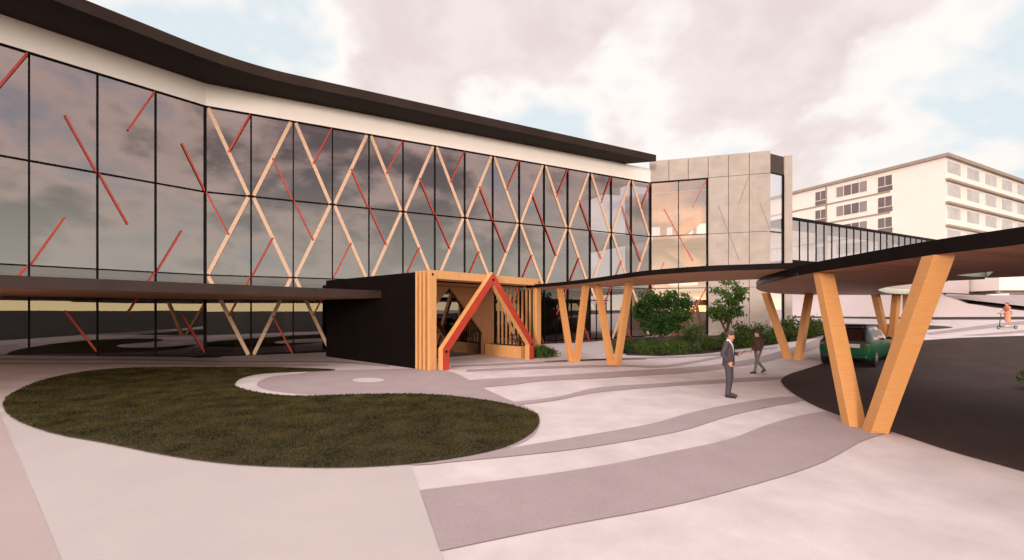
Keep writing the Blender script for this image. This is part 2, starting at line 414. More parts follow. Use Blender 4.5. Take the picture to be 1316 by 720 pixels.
# ------------------------------------------------------------------ lawn
lawn_px = [(432, 476), (380, 473.8), (328, 472.6), (219, 472.8), (137, 475.5), (66, 486.5), (22, 503), (4.5, 519), (16, 538), (66, 557.5), (137, 571), (219, 587.5),
           (306, 598.6), (410, 602.5), (492, 600.3), (574, 592), (646, 577), (684, 557.5), (693, 541), (684, 530.3), (646, 519.3), (580, 510), (520, 507.3), (449, 508.4), (383, 510), (339, 506.8), (306, 499), (302, 494), (312, 486.5), (339, 481), (394, 478.3)]
lawn = smooth_poly(P(*lawn_px), 3)
lw = drape('lawn', lawn, .030, M['lawnbase'], None)
def inside(p, poly):
    c = False; n = len(poly); x, y = p; j = n-1
    for i in range(n):
        xi, yi = poly[i]; xj, yj = poly[j]
        if (yi > y) != (yj > y) and x < (xj-xi)*(y-yi)/(yj-yi)+xi: c = not c
        j = i
    return c
bl = MB(); rnd = random.Random(3)
x0, x1 = min(p[0] for p in lawn), max(p[0] for p in lawn); y0, y1 = min(p[1] for p in lawn), max(p[1] for p in lawn)
cnt = 0
for _ in range(700000):
    if cnt > 100000: break
    x, y = rnd.uniform(x0, x1), rnd.uniform(y0, y1)
    if rnd.random() > min(1, (11./y)**1.1): continue
    if not inside((x, y), lawn): continue
    cnt += 1; z = g(x, y)+.02
    h = rnd.uniform(.022, .05); a = rnd.uniform(0, 6.283); w = rnd.uniform(.006, .012)*(1+y/14); lx, ly = rnd.gauss(0, .022), rnd.gauss(0, .022)
    ca, sa = math.cos(a)*w, math.sin(a)*w
    bl.add([(x-ca, y-sa, z), (x+ca, y+sa, z), (x+lx, y+ly, z+h)], [(0, 1, 2)])
me = bl.mesh('lawn_blades'); me.materials.append(M['grass'])
lo = bpy.data.objects.new('lawn_blades', me)
bmj = bmesh.new(); bmj.from_mesh(lw.data); nb = len(bmj.faces)
bmj.from_mesh(me); bmj.faces.ensure_lookup_table()
for i, f in enumerate(bmj.faces): f.material_index = 0 if i < nb else 1
bmj.to_mesh(lw.data); bmj.free(); lw.data.materials.append(M['grass'])
bpy.data.objects.remove(lo)
tag(lw, 'dark green S-shaped lawn set into the pale paving', 'lawn', kind='stuff')

# ------------------------------------------------------------------ main glass building
PW = 1.943
LV = [None, 1.80, 5.93, 10.18]               # levels relative to the eye
NW, NM = 6, 15
def fp(i, u, o=0., z=0.):
    """point on facade panel i (wing panels are negative), u across, o outwards, z above the eye"""
    if i >= 0: p = V(KX, KY, 0)+MD*PW*(i+u)+MO*o
    else: p = V(KX, KY, 0)+WD*PW*(i+u)+WO*o
    return V(p.x, p.y, z+H)
def base(i, u):
    p = fp(i, u); return g(p.x, p.y)-H-.02
off_b = thing('office_building', 'long three storey glass fronted building with timber diamond bracing and dark overhanging roof', 'building', (KX, KY, 0))
def dirs(i): return (MD, MO) if i >= 0 else (WD, WO)
EX, EY = fp(NM-1, 1).x, fp(NM-1, 1).y
for i in range(-NW, NM):
    D, O = dirs(i)
    for r in range(3):
        za = base(i, .5) if r == 0 else LV[r]; zb = LV[r+1]
        za0, za1 = (base(i, 0), base(i, 1)) if r == 0 else (za, za)
        MB().quad(fp(i, 0, 0, za0), fp(i, 1, 0, za1), fp(i, 1, 0, zb), fp(i, 0, 0, zb)).build('window_pane', M['glass' if r else 'glassg' if i < 6 else 'glassd'], off_b)
        zz = max(za0, za1)
        # timber brace, alternating so that the panels form diamonds
        up = (i % 2 == 0) == (r != 1)       # True: top-left to bottom-right
        a0, a1 = ((.06, zb-.06), (.94, zz+.06)) if up else ((.94, zb-.06), (.06, zz+.06))
        if i >= 0 and not (r == 0 and 9 <= i <= 11):
            MB().beam(fp(i, a0[0], .03, a0[1]), fp(i, a1[0], .03, a1[1]), O, .05, .17).build('brace', M['timber'], off_b)
        zm = (zb+zz)/2
        even = i % 2 == 0
        s = {(2, True): ((.985, zb-.03), (.5, zm)), (2, False): ((.5, zm), (.985, zz)), (1, True): ((.015, zb), (.5, zm)),
             (1, False): ((.5, zm), (.015, zz)), (0, True): ((.985, zb), (.5, zm)), (0, False): ((.5, zm), (.985, zz+.03))}[(r, even)]
        MB().beam(fp(i, s[0][0], .075, s[0][1]), fp(i, s[1][0], .075, s[1][1]), O, .035, .075).build('red_rod', M['red'], off_b)
    # bulkheads behind the glass
for r in (1, 2, 3):
    m = MB()
    for i0, i1 in ((-NW, -1), (0, NM-1)):
        D, O = dirs(i0); a = fp(i0, 0, -.30, LV[r]-.30); b = fp(i1, 1, -.30, LV[r]-.30)
        m.ob(a, b-a, O*.10, (0, 0, .25))
    m.build('bulkhead', M['bulk'], off_b)
for i in range(-NW, NM+1):
    D, O = dirs(i if i < NM else NM-1); p = fp(i, 0) if i < NM else fp(NM-1, 1)
    b = base(i, 0) if i < NM else base(NM-1, 1)
    MB().ob(V(p.x, p.y, b+H)-D*.03-O*.02, D*.06, O*.13, (0, 0, LV[3]-b)).build('mullion', M['mull'], off_b)
for z in (1.80, 5.93, 10.18):
    for i0, i1 in ((-NW, -1), (0, NM-1)):
        D, O = dirs(i0); a = fp(i0, 0, -.01, z-.025); b = fp(i1, 1, -.01, z-.025); e = D*.035
        MB().ob(a, b-a-e, O*.10, (0, 0, .05)).build('transom', M['mull'], off_b)
# base rails
for i0, i1 in ((-NW, -1), (0, NM-1)):
    D, O = dirs(i0); m = MB()
    a0, a1 = fp(i0, 0, -.02, base(i0, 0)), fp(i1, 1, -.02, base(i1, 1)); d = a1-a0
    m.ob(a0, d, O*.07, (0, 0, .09)); m.build('base_rail', M['mull'], off_b)
# doors to the right of the vestibule
for k, s in enumerate((19.35, 20.4, 21.7, 22.6, 23.9, 24.8)):
    p = V(KX, KY, 0)+MD*s
    MB().ob(V(p.x, p.y, g(p.x, p.y))-MD*.03-MO*.01, MD*.06, MO*.07, (0, 0, 3.2)).build('door_post', M['mull'], off_b)
a = V(KX, KY, 0)+MD*19.0; MB().ob(V(a.x, a.y, 3.05), MD*6.0, MO*.06, (0, 0, .08)).build('door_head', M['mull'], off_b)
a = V(KX, KY, 0)+MD*17.6+MO*.1; MB().ob(V(a.x, a.y, 0), MD*1.3, MO*.5, (0, 0, 3.7)).build('portal', M['black'], off_b)
# fascia band and roof
m = MB()
def stripband(m, o0, o1, z0, z1):
    c0 = fp(-NW, 0, o0); k0 = V(KX, KY, 0)+(MO+WO).normalized()*o0/math.cos(R(12.1)); e0 = fp(NM-1, 1, o0)
    c1 = fp(-NW, 0, o1); k1 = V(KX, KY, 0)+(MO+WO).normalized()*o1/math.cos(R(12.1)); e1 = fp(NM-1, 1, o1)
    poly = [(c0.x, c0.y), (k0.x, k0.y), (e0.x, e0.y), (e1.x, e1.y), (k1.x, k1.y), (c1.x, c1.y)]
    m.prism(poly, z0+H, z1+H)
stripband(m, -.35, .07, 10.21, 11.30); m.build('fascia', M['white'], off_b)
P1, P2 = V(-12.83, 20.33, 0), V(10.88, 32.3, 0); PL = P1-V(.627, .779, 0)*15
q = V(8.61, 32.9, 0)
ca, cb = P1-V(.627, .779, 0)*2.2, P1+V(.892, .451, 0)*2.2
front = [(PL.x, PL.y)]+[tuple((ca*(1-t)**2+P1*2*t*(1-t)+cb*t*t).xy) for t in [k/10 for k in range(11)]]+[(P2.x, P2.y)]
m = MB(); m.prism(front+[(q.x-.5, q.y+.15), (q.x+2, q.y+9), (-20, 33), (-34, 16)], 11.305+H, 11.79+H); m.build('roof', M['roof'], off_b)
# interior
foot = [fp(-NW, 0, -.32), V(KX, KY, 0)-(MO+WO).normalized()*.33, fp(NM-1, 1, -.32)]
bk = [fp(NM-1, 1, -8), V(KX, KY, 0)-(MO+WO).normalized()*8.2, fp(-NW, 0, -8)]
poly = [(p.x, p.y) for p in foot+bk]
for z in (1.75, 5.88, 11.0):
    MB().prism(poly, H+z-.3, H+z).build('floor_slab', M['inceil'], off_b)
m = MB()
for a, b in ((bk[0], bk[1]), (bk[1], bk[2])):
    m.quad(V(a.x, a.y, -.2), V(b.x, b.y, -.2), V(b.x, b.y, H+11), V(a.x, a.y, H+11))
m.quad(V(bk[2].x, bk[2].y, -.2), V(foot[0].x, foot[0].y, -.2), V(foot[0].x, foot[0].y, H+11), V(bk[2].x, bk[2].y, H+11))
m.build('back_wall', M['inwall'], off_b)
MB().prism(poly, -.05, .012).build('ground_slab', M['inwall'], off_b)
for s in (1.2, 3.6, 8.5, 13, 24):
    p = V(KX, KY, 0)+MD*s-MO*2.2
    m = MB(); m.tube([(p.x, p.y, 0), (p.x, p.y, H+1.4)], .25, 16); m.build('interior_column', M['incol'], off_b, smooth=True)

# ------------------------------------------------------------------ concrete stair block
CD, CO = V(.963, -.27, 0).normalized(), V(-.27, -.963, 0).normalized()
def cp(t, o, z): p = V(EX, EY, 0)+CD*t+CO*o; return V(p.x, p.y, z+H)
blk = thing('concrete_block', 'pale concrete stair block with tall corner glazing and slanted inlaid strips', 'building', (EX, EY, 0))
zb0 = -2.4
PWc = 1.42
m = MB()
m.ob(cp(.0, -.30, 10.25), CD*4.26, CO*.29, (0, 0, 1.62)); m.ob(cp(4.27, -.30, zb0), CD*4.24, CO*.29, (0, 0, 14.25-.0))
m.build('wall_core', M['joint'], blk)
rows = [(zb0, 1.775), (1.81, 5.91), (5.945, 10.22), (10.255, 11.9)]
for k in range(6):
    for r, (z0, z1) in enumerate(rows):
        if k < 3 and r < 3: continue
        MB().ob(cp(k*PWc+.012+.01, -.008, z0), CD*(PWc-.04), CO*.06, (0, 0, z1-z0)).build('concrete_panel', M['concrete'], blk)
for k, r in ((3, 'm'), (4, 't'), (5, 'm'), (3.0, 'c'), ):
    z0, z1 = 5.93, 10.2; zm = (z0+z1)/2
    x0 = k*PWc
    if r == 'm': a, b = (x0+.5*PWc, zm), (x0+.97*PWc, z0+.1)
    elif r == 't': a, b = (x0+.97*PWc, z1-.1), (x0+.5*PWc, zm)
    else: a, b = (x0+1.03*PWc, 5.9), (x0+1.5*PWc, 3.86)
    MB().beam(cp(a[0], .052, a[1]), cp(b[0], .052, b[1]), CO, .006, .07).build('inlay_strip', M['inlay'], blk)
# glazing of the block
for z0, z1 in ((zb0, 1.80), (1.80, 5.93), (5.93, 10.18)):
    for t0, t1 in ((.1, 2.13), (2.13, 4.22)):
        MB().quad(cp(t0, 0, z0), cp(t1, 0, z0), cp(t1, 0, z1), cp(t0, 0, z1)).build('window_pane', M['glassc'], blk)
for t, w in ((.06, .16), (2.13, .05), (4.2, .14)):
    MB().ob(cp(t-w/2, -.05, zb0), CD*w, CO*.13, (0, 0, 10.2-zb0)).build('mullion', M['mull'], blk)
for z in (1.8, 5.93, 10.17):
    MB().ob(cp(.14, -.03, z-.025), CD*4.0, CO*.09, (0, 0, .05)).build('transom', M['mull'], blk)
def rodc(a, b): MB().beam(cp(a[0], .045, a[1]), cp(b[0], .045, b[1]), CO, .035, .08).build('red_rod', M['red'], blk)
rodc((1.07, 8.05), (2.13, 5.93)); rodc((2.13, 5.93), (3.2, 3.85)); rodc((4.12, 10.1), (3.17, 8.05)); rodc((1.07, 3.85), (.16, 1.8)); rodc((1.0, -.3), (2.0, -2.2)); rodc((4.1, 1.75), (3.1, -.3))
# end recess with a tall window, and the fin wall
Cc = cp(6*PWc+.01, 0, 0)
def rp(u, o, z): p = Cc+MD*u+MO*o; return V(p.x, p.y, z+H)
MB().ob(rp(.02, -.1, 10.3), MD*1.55, MO*.08, (0, 0, 1.4)).build('dark_panel', M['panel'], blk)
for z0, z1 in ((zb0, 1.8), (1.8, 5.93), (5.93, 10.29)):
    MB().quad(rp(.02, -.05, z0), rp(1.5, -.05, z0), rp(1.5, -.05, z1), rp(.02, -.05, z1)).build('window_pane', M['glassb'], blk)
    MB().ob(rp(.02, -.08, z1-.04), MD*1.46, MO*.1, (0, 0, .06)).build('transom', M['mull'], blk)
MB().ob(rp(1.48, -.08, zb0), MD*.11, MO*.12, (0, 0, 12.7)).build('mullion', M['mull'], blk)
Fn = rp(1.64, 0, 0)
m = MB(); m.ob(V(Fn.x, Fn.y, zb0+H), CD*.54, -CO*.45, (0, 0, 11.78-zb0)); m.build('fin_wall', M['concrete'], blk)
# interior of the block
for z in (-2.1, 1.62, 5.75):
    MB().ob(cp(.3, -7, z), CD*8, CO*6.6, (0, 0, .28)).build('floor_slab', M['inblock'], blk)
MB().ob(cp(.1, -7, 11.2), CD*8.4, CO*6.68, (0, 0, .3)).build('roof', M['concrete'], blk)
m = MB()   # rear wall with window openings
def wall_open(m, x0, x1, z0, z1, ops, fn):
    xs = sorted({x0, x1, *[o[0] for o in ops], *[o[1] for o in ops]}); zs = sorted({z0, z1, *[o[2] for o in ops], *[o[3] for o in ops]})
    for a, b in zip(xs, xs[1:]):
        for c, d in zip(zs, zs[1:]):
            if any(o[0] <= a and b <= o[1] and o[2] <= c and d <= o[3] for o in ops): continue
            fn(m, a, b, c, d)
wall_open(m, -2, 9, zb0, 11.2, [(.2, 1.2, 5.9, 8.0), (1.8, 2.3, 6.1, 7.9), (3.0, 4.1, 6.1, 8.2), (4.4, 5.2, 6.1, 8.1), (5.9, 6.7, 6.1, 8.0), (2.0, 4.5, 2.4, 3.6), (2.2, 5.4, .1, 1.3)],
          lambda mm, a, b, c, d: mm.ob(cp(a, -7.2, c), CD*(b-a), CO*.15, (0, 0, d-c)))
m.build('back_wall', M['inblock'], blk)
for a, b in (((1.6, -3.2, -2.2), (6.2, -3.2, 1.5)), ((5.8, -4.6, 1.9), (1.2, -4.6, 5.6)), ((2.4, -3.2, 6.0), (6.6, -3.2, 9.4))):
    m = MB(); p, q_ = cp(*a), cp(*b); m.ob(p, q_-p, CO*.1, (0, 0, 1.35)); m.ob(p-CO*1.4, q_-p, CO*1.4, (0, 0, .2)); m.build('stair_flight', M['orange'], blk)

# ------------------------------------------------------------------ glazed bridge
br = thing('footbridge', 'glazed bridge with close black mullions between concrete block and white apartment building', 'bridge', (21.6, 33, 0))
def bp_(s, o, z): p = V(21.6, 33, 0)+MD*s+MO*o; return V(p.x, p.y, z+H)
NB = 32; BW = 1.1
for k in range(NB):
    for o in (0, -2.6):
        MB().quad(bp_(k*BW-.17, o, 3.95), bp_((k+1)*BW-.17, o, 3.95), bp_((k+1)*BW-.17, o, 7.06), bp_(k*BW-.17, o, 7.06)).build('window_pane', M['glassb'], br)
for k in range(NB+1):
    MB().ob(bp_(k*BW-.20, -.02, 3.95), MD*.07, MO*.06, (0, 0, 3.1)).build('mullion', M['mull'], br)
MB().ob(bp_(-.3, -2.75, 7.06), MD*(NB*BW+.3), MO*2.9, (0, 0, .16)).build('roof', M['mull'], br)
MB().ob(bp_(-.3, -2.75, 3.6), MD*(NB*BW+.3), MO*2.9, (0, 0, .34)).build('floor_slab', M['fascia'], br)
for k in range(6):
    MB().ob(bp_(1.2+k*5, -2.4, -1.9), MD*.25, MO*.25, (0, 0, 5.5)).build('bridge_column', M['incol'], br) if k > 9 else None

# ------------------------------------------------------------------ entrance vestibule
vb = thing('entrance_vestibule', 'black entrance porch lined with orange timber frames behind a red timber gable', 'porch', (-3.86, 17, 0))
FL = V(-3.86, 17, 0); vf = V(.69, .724, 0).normalized(); vn = V(.77, -.638, 0).normalized()   # along the front; outwards
def vp(r, o, z): p = FL+vf*r+vn*o; return V(p.x, p.y, z)
VH = 3.845; VWd = 6.6
MB().ob(vp(0, -7.15, 0), vf*.22, vn*7.15, (0, 0, VH-.02)).build('side_wall', M['black'], vb)
bl_ = vp(0, -7.15, 0)
m = MB(); m.prism([(vp(.01, -.02, 0).x, vp(.01, -.02, 0).y), (vp(VWd, -.02, 0).x, vp(VWd, -.02, 0).y), (vp(VWd, -5.8, 0).x, vp(VWd, -5.8, 0).y), (-10.05, 23.6), (bl_.x+.06, bl_.y+.05)], VH-.35, VH-.01); m.build('roof', M['black'], vb)
m = MB(); m.ob(vp(VWd-.22, -6, 0), vf*.2, vn*4.0, (0, 0, VH-.36)); m.build('side_wall', M['black'], vb)
MB().quad(vp(.23, -1.95, VH-.356), vp(.23, 0, VH-.356), vp(VWd-.2, 0, VH-.356), vp(VWd-.2, -1.95, VH-.356)).build('soffit', M['brownply'], vb)
# timber back panel with a gable shaped opening
c, hw, ev, ap = 3.4, 2.14, 1.17, 3.44
m = MB()
def vface(pts, o): m.add([vp(r, o, z) for r, z in pts], [tuple(range(len(pts)))])
for o in (-1.93, -2.05):
    vface([(.25, 0), (c-hw, 0), (c-hw, ev), (.25, VH-.37)], o)
    vface([(.25, VH-.37), (c-hw, ev), (c, ap), (c, VH-.37)], o)
    vface([(c, VH-.37), (c, ap), (c+hw, ev), (VWd-.25, VH-.37)], o)
    vface([(VWd-.25, VH-.37), (c+hw, ev), (c+hw, 0), (VWd-.25, 0)], o)
for (a, za), (b, zb_) in (((c-hw, 0), (c-hw, ev)), ((c-hw, ev), (c, ap)), ((c, ap), (c+hw, ev)), ((c+hw, ev), (c+hw, 0))):
    m.quad(vp(a, -1.93, za), vp(b, -1.93, zb_), vp(b, -2.05, zb_), vp(a, -2.05, za))
m.build('gable_panel', M['brownply'], vb)
for k in range(4):
    r0 = c-hw-.2+k*(hw+.25)/2; d = MB().quad(vp(r0, -2.07, .03), vp(r0+(hw+.25)/2, -2.07, .03), vp(r0+(hw+.25)/2, -2.07, 3.47), vp(r0, -2.07, 3.47)).build('sliding_door', M['glassg'], vb)
    MB().ob(vp(r0-.02, -2.14, 0), vf*.05, vn*.06, (0, 0, 3.46)).build('door_stile', M['mull'], d)
MB().ob(vp(c-hw, -2.135, 2.3), vf*2*hw, vn*.055, (0, 0, .05)).build('door_rail', M['mull'], vb)
MB().ob(vp(c-hw+.01, -2.06, .008), vf*(2*hw-.02), vn*.3, (0, 0, .05)).build('threshold', M['silver'], vb)
m = MB(); m.quad(vp(.3, -5.7, .01), vp(VWd-.3, -5.7, .01), vp(VWd-.3, -5.7, VH-.36), vp(.3, -5.7, VH-.36)); m.build('inner_wall', M['inwall'], vb)
for k in range(7):
    MB().ob(vp(1.2+k*.62, -5.6, 0), vf*.16, vn*.12, (0, 0, 2.9)).build('inner_slat', M['brownply'], vb)
# portal frames at the mouth
for k, o in enumerate((.06, .30, .54, .80)):
    w = .30 if k == 3 else .24; th = .12 if k < 3 else .16
    m = MB()
    wr = w if k == 3 else .10
    m.ob(vp(-.02, o, 0), vf*w, vn*th, (0, 0, VH+.02)); m.ob(vp(VWd-wr, o, .5 if k < 3 else 0), vf*wr, vn*(th if k == 3 else .06), (0, 0, VH-.48 if k < 3 else VH+.02)); m.ob(vp(-.02+w, o, VH-.30), vf*(VWd+.02-w-wr), vn*th, (0, 0, .32))
    fr_ = m.build('portal_frame', M['orange2'], vb)
    if k == 3:
        for r in (.1, VWd-.15): MB().disc(vp(r, o+th+.01, VH-.14), vn, .045, .02, 12).build('bolt', M['black'], fr_)
# slatted side screen and planter bench
for k in range(7):
    MB().ob(vp(VWd-.12, -1.80+k*.27, .5), vf*.10, vn*.05, (0, 0, VH-.86)).build('side_slat', M['orange2'], vb)
MB().ob(vp(VWd-1.02, -1.8, 0), vf*.72, vn*2.35, (0, 0, .58)).build('planter_bench', M['orange2'], vb, bevel=.01)
MB().ob(vp(VWd-.96, -1.72, .575), vf*.60, vn*2.2, (0, 0, .012)).build('planter_soil', M['mulch'], vb)
# red gable
gc, gh, ge, ga, gw = 3.02, 2.67, .84, 3.95, .30
def gable(o0, o1, m):
    # outer and inner outlines
    sl = math.atan2(ga-ge, gh); off = gw/math.cos(sl); k = gw*math.tan(sl/1)   # inner outline offsets
    inn_e = ge-(gw/math.cos(sl)-gw*math.tan(sl))
    out = [(gc-gh, 0), (gc-gh, ge), (gc, ga), (gc+gh, ge), (gc+gh, 0)]
    inn = [(gc-gh+gw, 0), (gc-gh+gw, ge+gw*math.tan(sl)-off), (gc, ga-off), (gc+gh-gw, ge+gw*math.tan(sl)-off), (gc+gh-gw, 0)]
    n = 5
    vs = [vp(r, o0, z) for r, z in out]+[vp(r, o0, z) for r, z in inn]+[vp(r, o1, z) for r, z in out]+[vp(r, o1, z) for r, z in inn]
    fs = []
    for i in range(n-1):
        fs += [(i, n+i, n+i+1, i+1), (2*n+i, 2*n+i+1, 3*n+i+1, 3*n+i), (i, i+1, 2*n+i+1, 2*n+i), (n+i, 3*n+i, 3*n+i+1, n+i+1)]
    fs += [(0, 2*n, 3*n, n), (n-1, 2*n-1, 4*n-1, 3*n-1)]
    m.add(vs, fs)
m = MB(); gable(.99, 1.24, m); gf = m.build('gable_frame', M['orange2'], vb)
m = MB(); gable(1.243, 1.265, m); m.build('red_face', M['red'], gf)
for r, z in ((gc-gh+.15, ge-.12), (gc, ga-.32), (gc+gh-.15, ge-.12)):
    MB().disc(vp(r, 1.27, z), vn, .05, .03, 12).build('bolt', M['black'], gf)

# ------------------------------------------------------------------ canopies
def cz(px, py, z): Y = FPX*z/(CY-py); return ((px-CX)/FPX*Y, Y)
lc = thing('wing_canopy', 'low flat brown canopy running along the left glass wing to the black porch', 'canopy', (-9, 17, 0))
a = vp(-.004, -2.3, 0)
inn0, inn1 = fp(-NW, 0, .14), V(KX, KY, 0)+(MO+WO).normalized()*.16
far0 = V(a.x, a.y, 0)-WD*19
e1 = V(KX, KY, 0)+MD*4.9+MO*.14; bl2 = vp(-.004, -7.2, 0)
lpoly = [(far0.x, far0.y), (a.x, a.y), (bl2.x, bl2.y), (e1.x, e1.y), (inn1.x, inn1.y), (inn0.x-2, inn0.y-2.34)]
MB().prism(lpoly, H+.57, H+.885, bot=False).build('slab', M['browncan'], lc)
MB().prism(lpoly, H+.567, H+.57, top=False, sides=False).build('soffit', M['soffit2'], lc)

dc = thing('dropoff_canopy', 'large curved flat canopy with black edge and brown board soffit over the driveway', 'canopy', (12, 14, 0))
ZS = .9
outer = [(9.6, -3.2), (8.2, -.5), (7.35, 2.2)]+[cz(1316, 314, ZS), cz(1185, 330, ZS), cz(1075, 346, ZS), cz(1036, 352.5, ZS), cz(1000, 360.5, ZS), cz(980, 365.5, ZS), cz(972, 370, ZS), cz(975, 373, ZS), cz(986, 376, ZS), cz(1010, 378, ZS), cz(1045, 379, ZS), cz(1100, 379.2, ZS), cz(1150, 379.4, ZS), cz(1198, 379, ZS)]
outer = smooth_poly(outer, 4, False)
inner = [cz(1206, 376, ZS), cz(1210, 366, ZS), cz(1222, 359, ZS), cz(1245, 357.2, ZS), cz(1275, 357.2, ZS), cz(1316, 355.5, ZS), (17, 8), (18, 2), (17, -3.2)]
hole = [cz(1128, 373, ZS), cz(1139, 369, ZS), cz(1165, 365.5, ZS), cz(1190, 363.5, ZS), cz(1200, 366, ZS), cz(1201, 374, ZS), cz(1196, 377, ZS), cz(1170, 378, ZS), cz(1145, 377, ZS)]
hole = smooth_poly(hole, 3)
dpoly = outer+inner
tri = [cz(1230, 353.6, ZS), cz(1277, 348.9, ZS), cz(1268, 355.9, ZS), cz(1250, 355.4, ZS)]
MB().prism(dpoly, H+ZS+.003, H+ZS+.24, hole=[hole, tri], bot=False).build('slab', M['fascia'], dc)
MB().prism(dpoly, H+ZS, H+ZS+.003, hole=[hole, tri], top=False, sides=False).build('soffit', M['soffit'], dc)
m = MB(); n = len(hole); cxh, cyh = sum(p[0] for p in hole)/n, sum(p[1] for p in hole)/n
for k in range(n):
    p, q_ = hole[k], hole[(k+1) % n]
    s = .985; p = (cxh+(p[0]-cxh)*s, cyh+(p[1]-cyh)*s); q_ = (cxh+(q_[0]-cxh)*s, cyh+(q_[1]-cyh)*s)
    m.quad((p[0], p[1], H+ZS-.01), (q_[0], q_[1], H+ZS-.01), (q_[0], q_[1], H+ZS+.245), (p[0], p[1], H+ZS+.245))
m.build('skylight_rim', M['rim'], dc)
m = MB(); a, b, c_, d_ = tri
for p, q_ in ((b, c_), (c_, d_), (d_, a)):
    p, q_ = [(u[0]*.997, u[1]*.997) for u in (p, q_)]
    m.quad((p[0], p[1], H+ZS-.008), (q_[0], q_[1], H+ZS-.008), (q_[0], q_[1], H+ZS+.243), (p[0], p[1], H+ZS+.243))
m.build('skylight_rim', M['rim'], dc)

def vee(parent, f0, f1, t0, t1, zt, ws=.30, wt=.24):
    d = Vector((t1[0]-t0[0], t1[1]-t0[1], 0)).normalized(); sd = Vector((d.y, -d.x, 0))
    if sd.y > 0: sd = -sd
    for f, t in ((f0, t0), (f1, t1)):
        MB().leg((f[0], f[1], g(*f)-.01), (t[0], t[1], zt), sd, ws, wt).build('column_leg', M['orange'], parent, bevel=.006)
vee(dc, gp(1098, 547.5), gp(1124, 555), cz(1058, 350.5, ZS), cz(1206, 328.6, ZS), H+ZS, .31, .25)
vee(dc, gp(1013, 461), gp(1026, 462.5), cz(984, 376.5, ZS), cz(1040, 377.4, ZS), H+ZS)
vee(dc, gp(1140, 442), gp(1146, 444), cz(1125, 378.3, ZS), cz(1152, 378.6, ZS), H+ZS)
vee(dc, gp(1166, 440), gp(1172, 441), cz(1166, 378.4, ZS), cz(1190, 378.7, ZS), H+ZS)

kc = thing('link_canopy', 'thin curved canopy with black edge linking the porch doors to the driveway canopy', 'canopy', (5, 16, 0))
ZL = 1.147
near = [cz(676, 370.4, ZL), cz(715, 367.8, ZL), cz(760, 363.2, ZL), cz(800, 358, ZL), cz(839, 353.6, ZL), cz(909, 349, ZL), cz(960, 347.4, ZL), cz(1004, 346, ZL), cz(1040, 345.2, ZL)]
far = [cz(690, 373.4, ZL), cz(725, 371.8, ZL), cz(760, 370, ZL), cz(815, 367.6, ZL), cz(870, 364.4, ZL), cz(919, 361.2, ZL), cz(970, 359.2, ZL), cz(1030, 357.5, ZL)]
kpoly = smooth_poly(near, 3, False)+smooth_poly(far[::-1], 3, False)
MB().prism(kpoly, H+ZL+.003, H+ZL+.165, bot=False).build('slab', M['fascia'], kc)
MB().prism(kpoly, H+ZL, H+ZL+.003, top=False, sides=False).build('soffit', M['soffit2'], kc)
vee(kc, gp(734, 464.6), gp(741, 464.8), cz(719.5, 369.2, ZL), cz(753, 366, ZL), H+ZL, .26, .2)
vee(kc, gp(785.5, 469), gp(793, 469.2), cz(768, 366, ZL), cz(809, 362.2, ZL), H+ZL, .26, .2)

# ------------------------------------------------------------------ far apartment building and bank
ab = thing('apartment_building', 'white six storey apartment block with brown floor edges far behind the driveway', 'building', (65.8, 65, 0))
AD, AO = V(-.411, .912, 0).normalized(), V(-.912, -.411, 0).normalized()     # left face
def al(w, o, z): p = V(65.8, 65, 0)+AD*w+AO*o; return V(p.x, p.y, z+H)
def ar(s, o, z): p = V(65.8, 65, 0)+MD*s+MO*o; return V(p.x, p.y, z+H)
def wl(px): k = (px-CX)/FPX; return (65.8-k*65)/(.912*k+.411)
ZT, ST = 23.4, 3.5
LW, RW_ = 34, 46
poly = [(65.8, 65), tuple(ar(RW_, 0, 0).xy), tuple((ar(RW_, 0, 0)+AD*LW).xy), tuple(al(LW, 0, 0).xy)]
MB().prism(poly, 0, H+ZT-.01).build('wall', M['bwall'], ab)
pts = [V(65.8, 65, 0)+AO*.45+MO*.5, ar(RW_, .5, 0), ar(RW_, .5, 0)+AD*(LW+.7), al(LW, .45, 0)+AD*.7]
MB().prism([(p.x, p.y) for p in pts], H+ZT, H+ZT+.5).build('roof', M['bbrown'], ab)
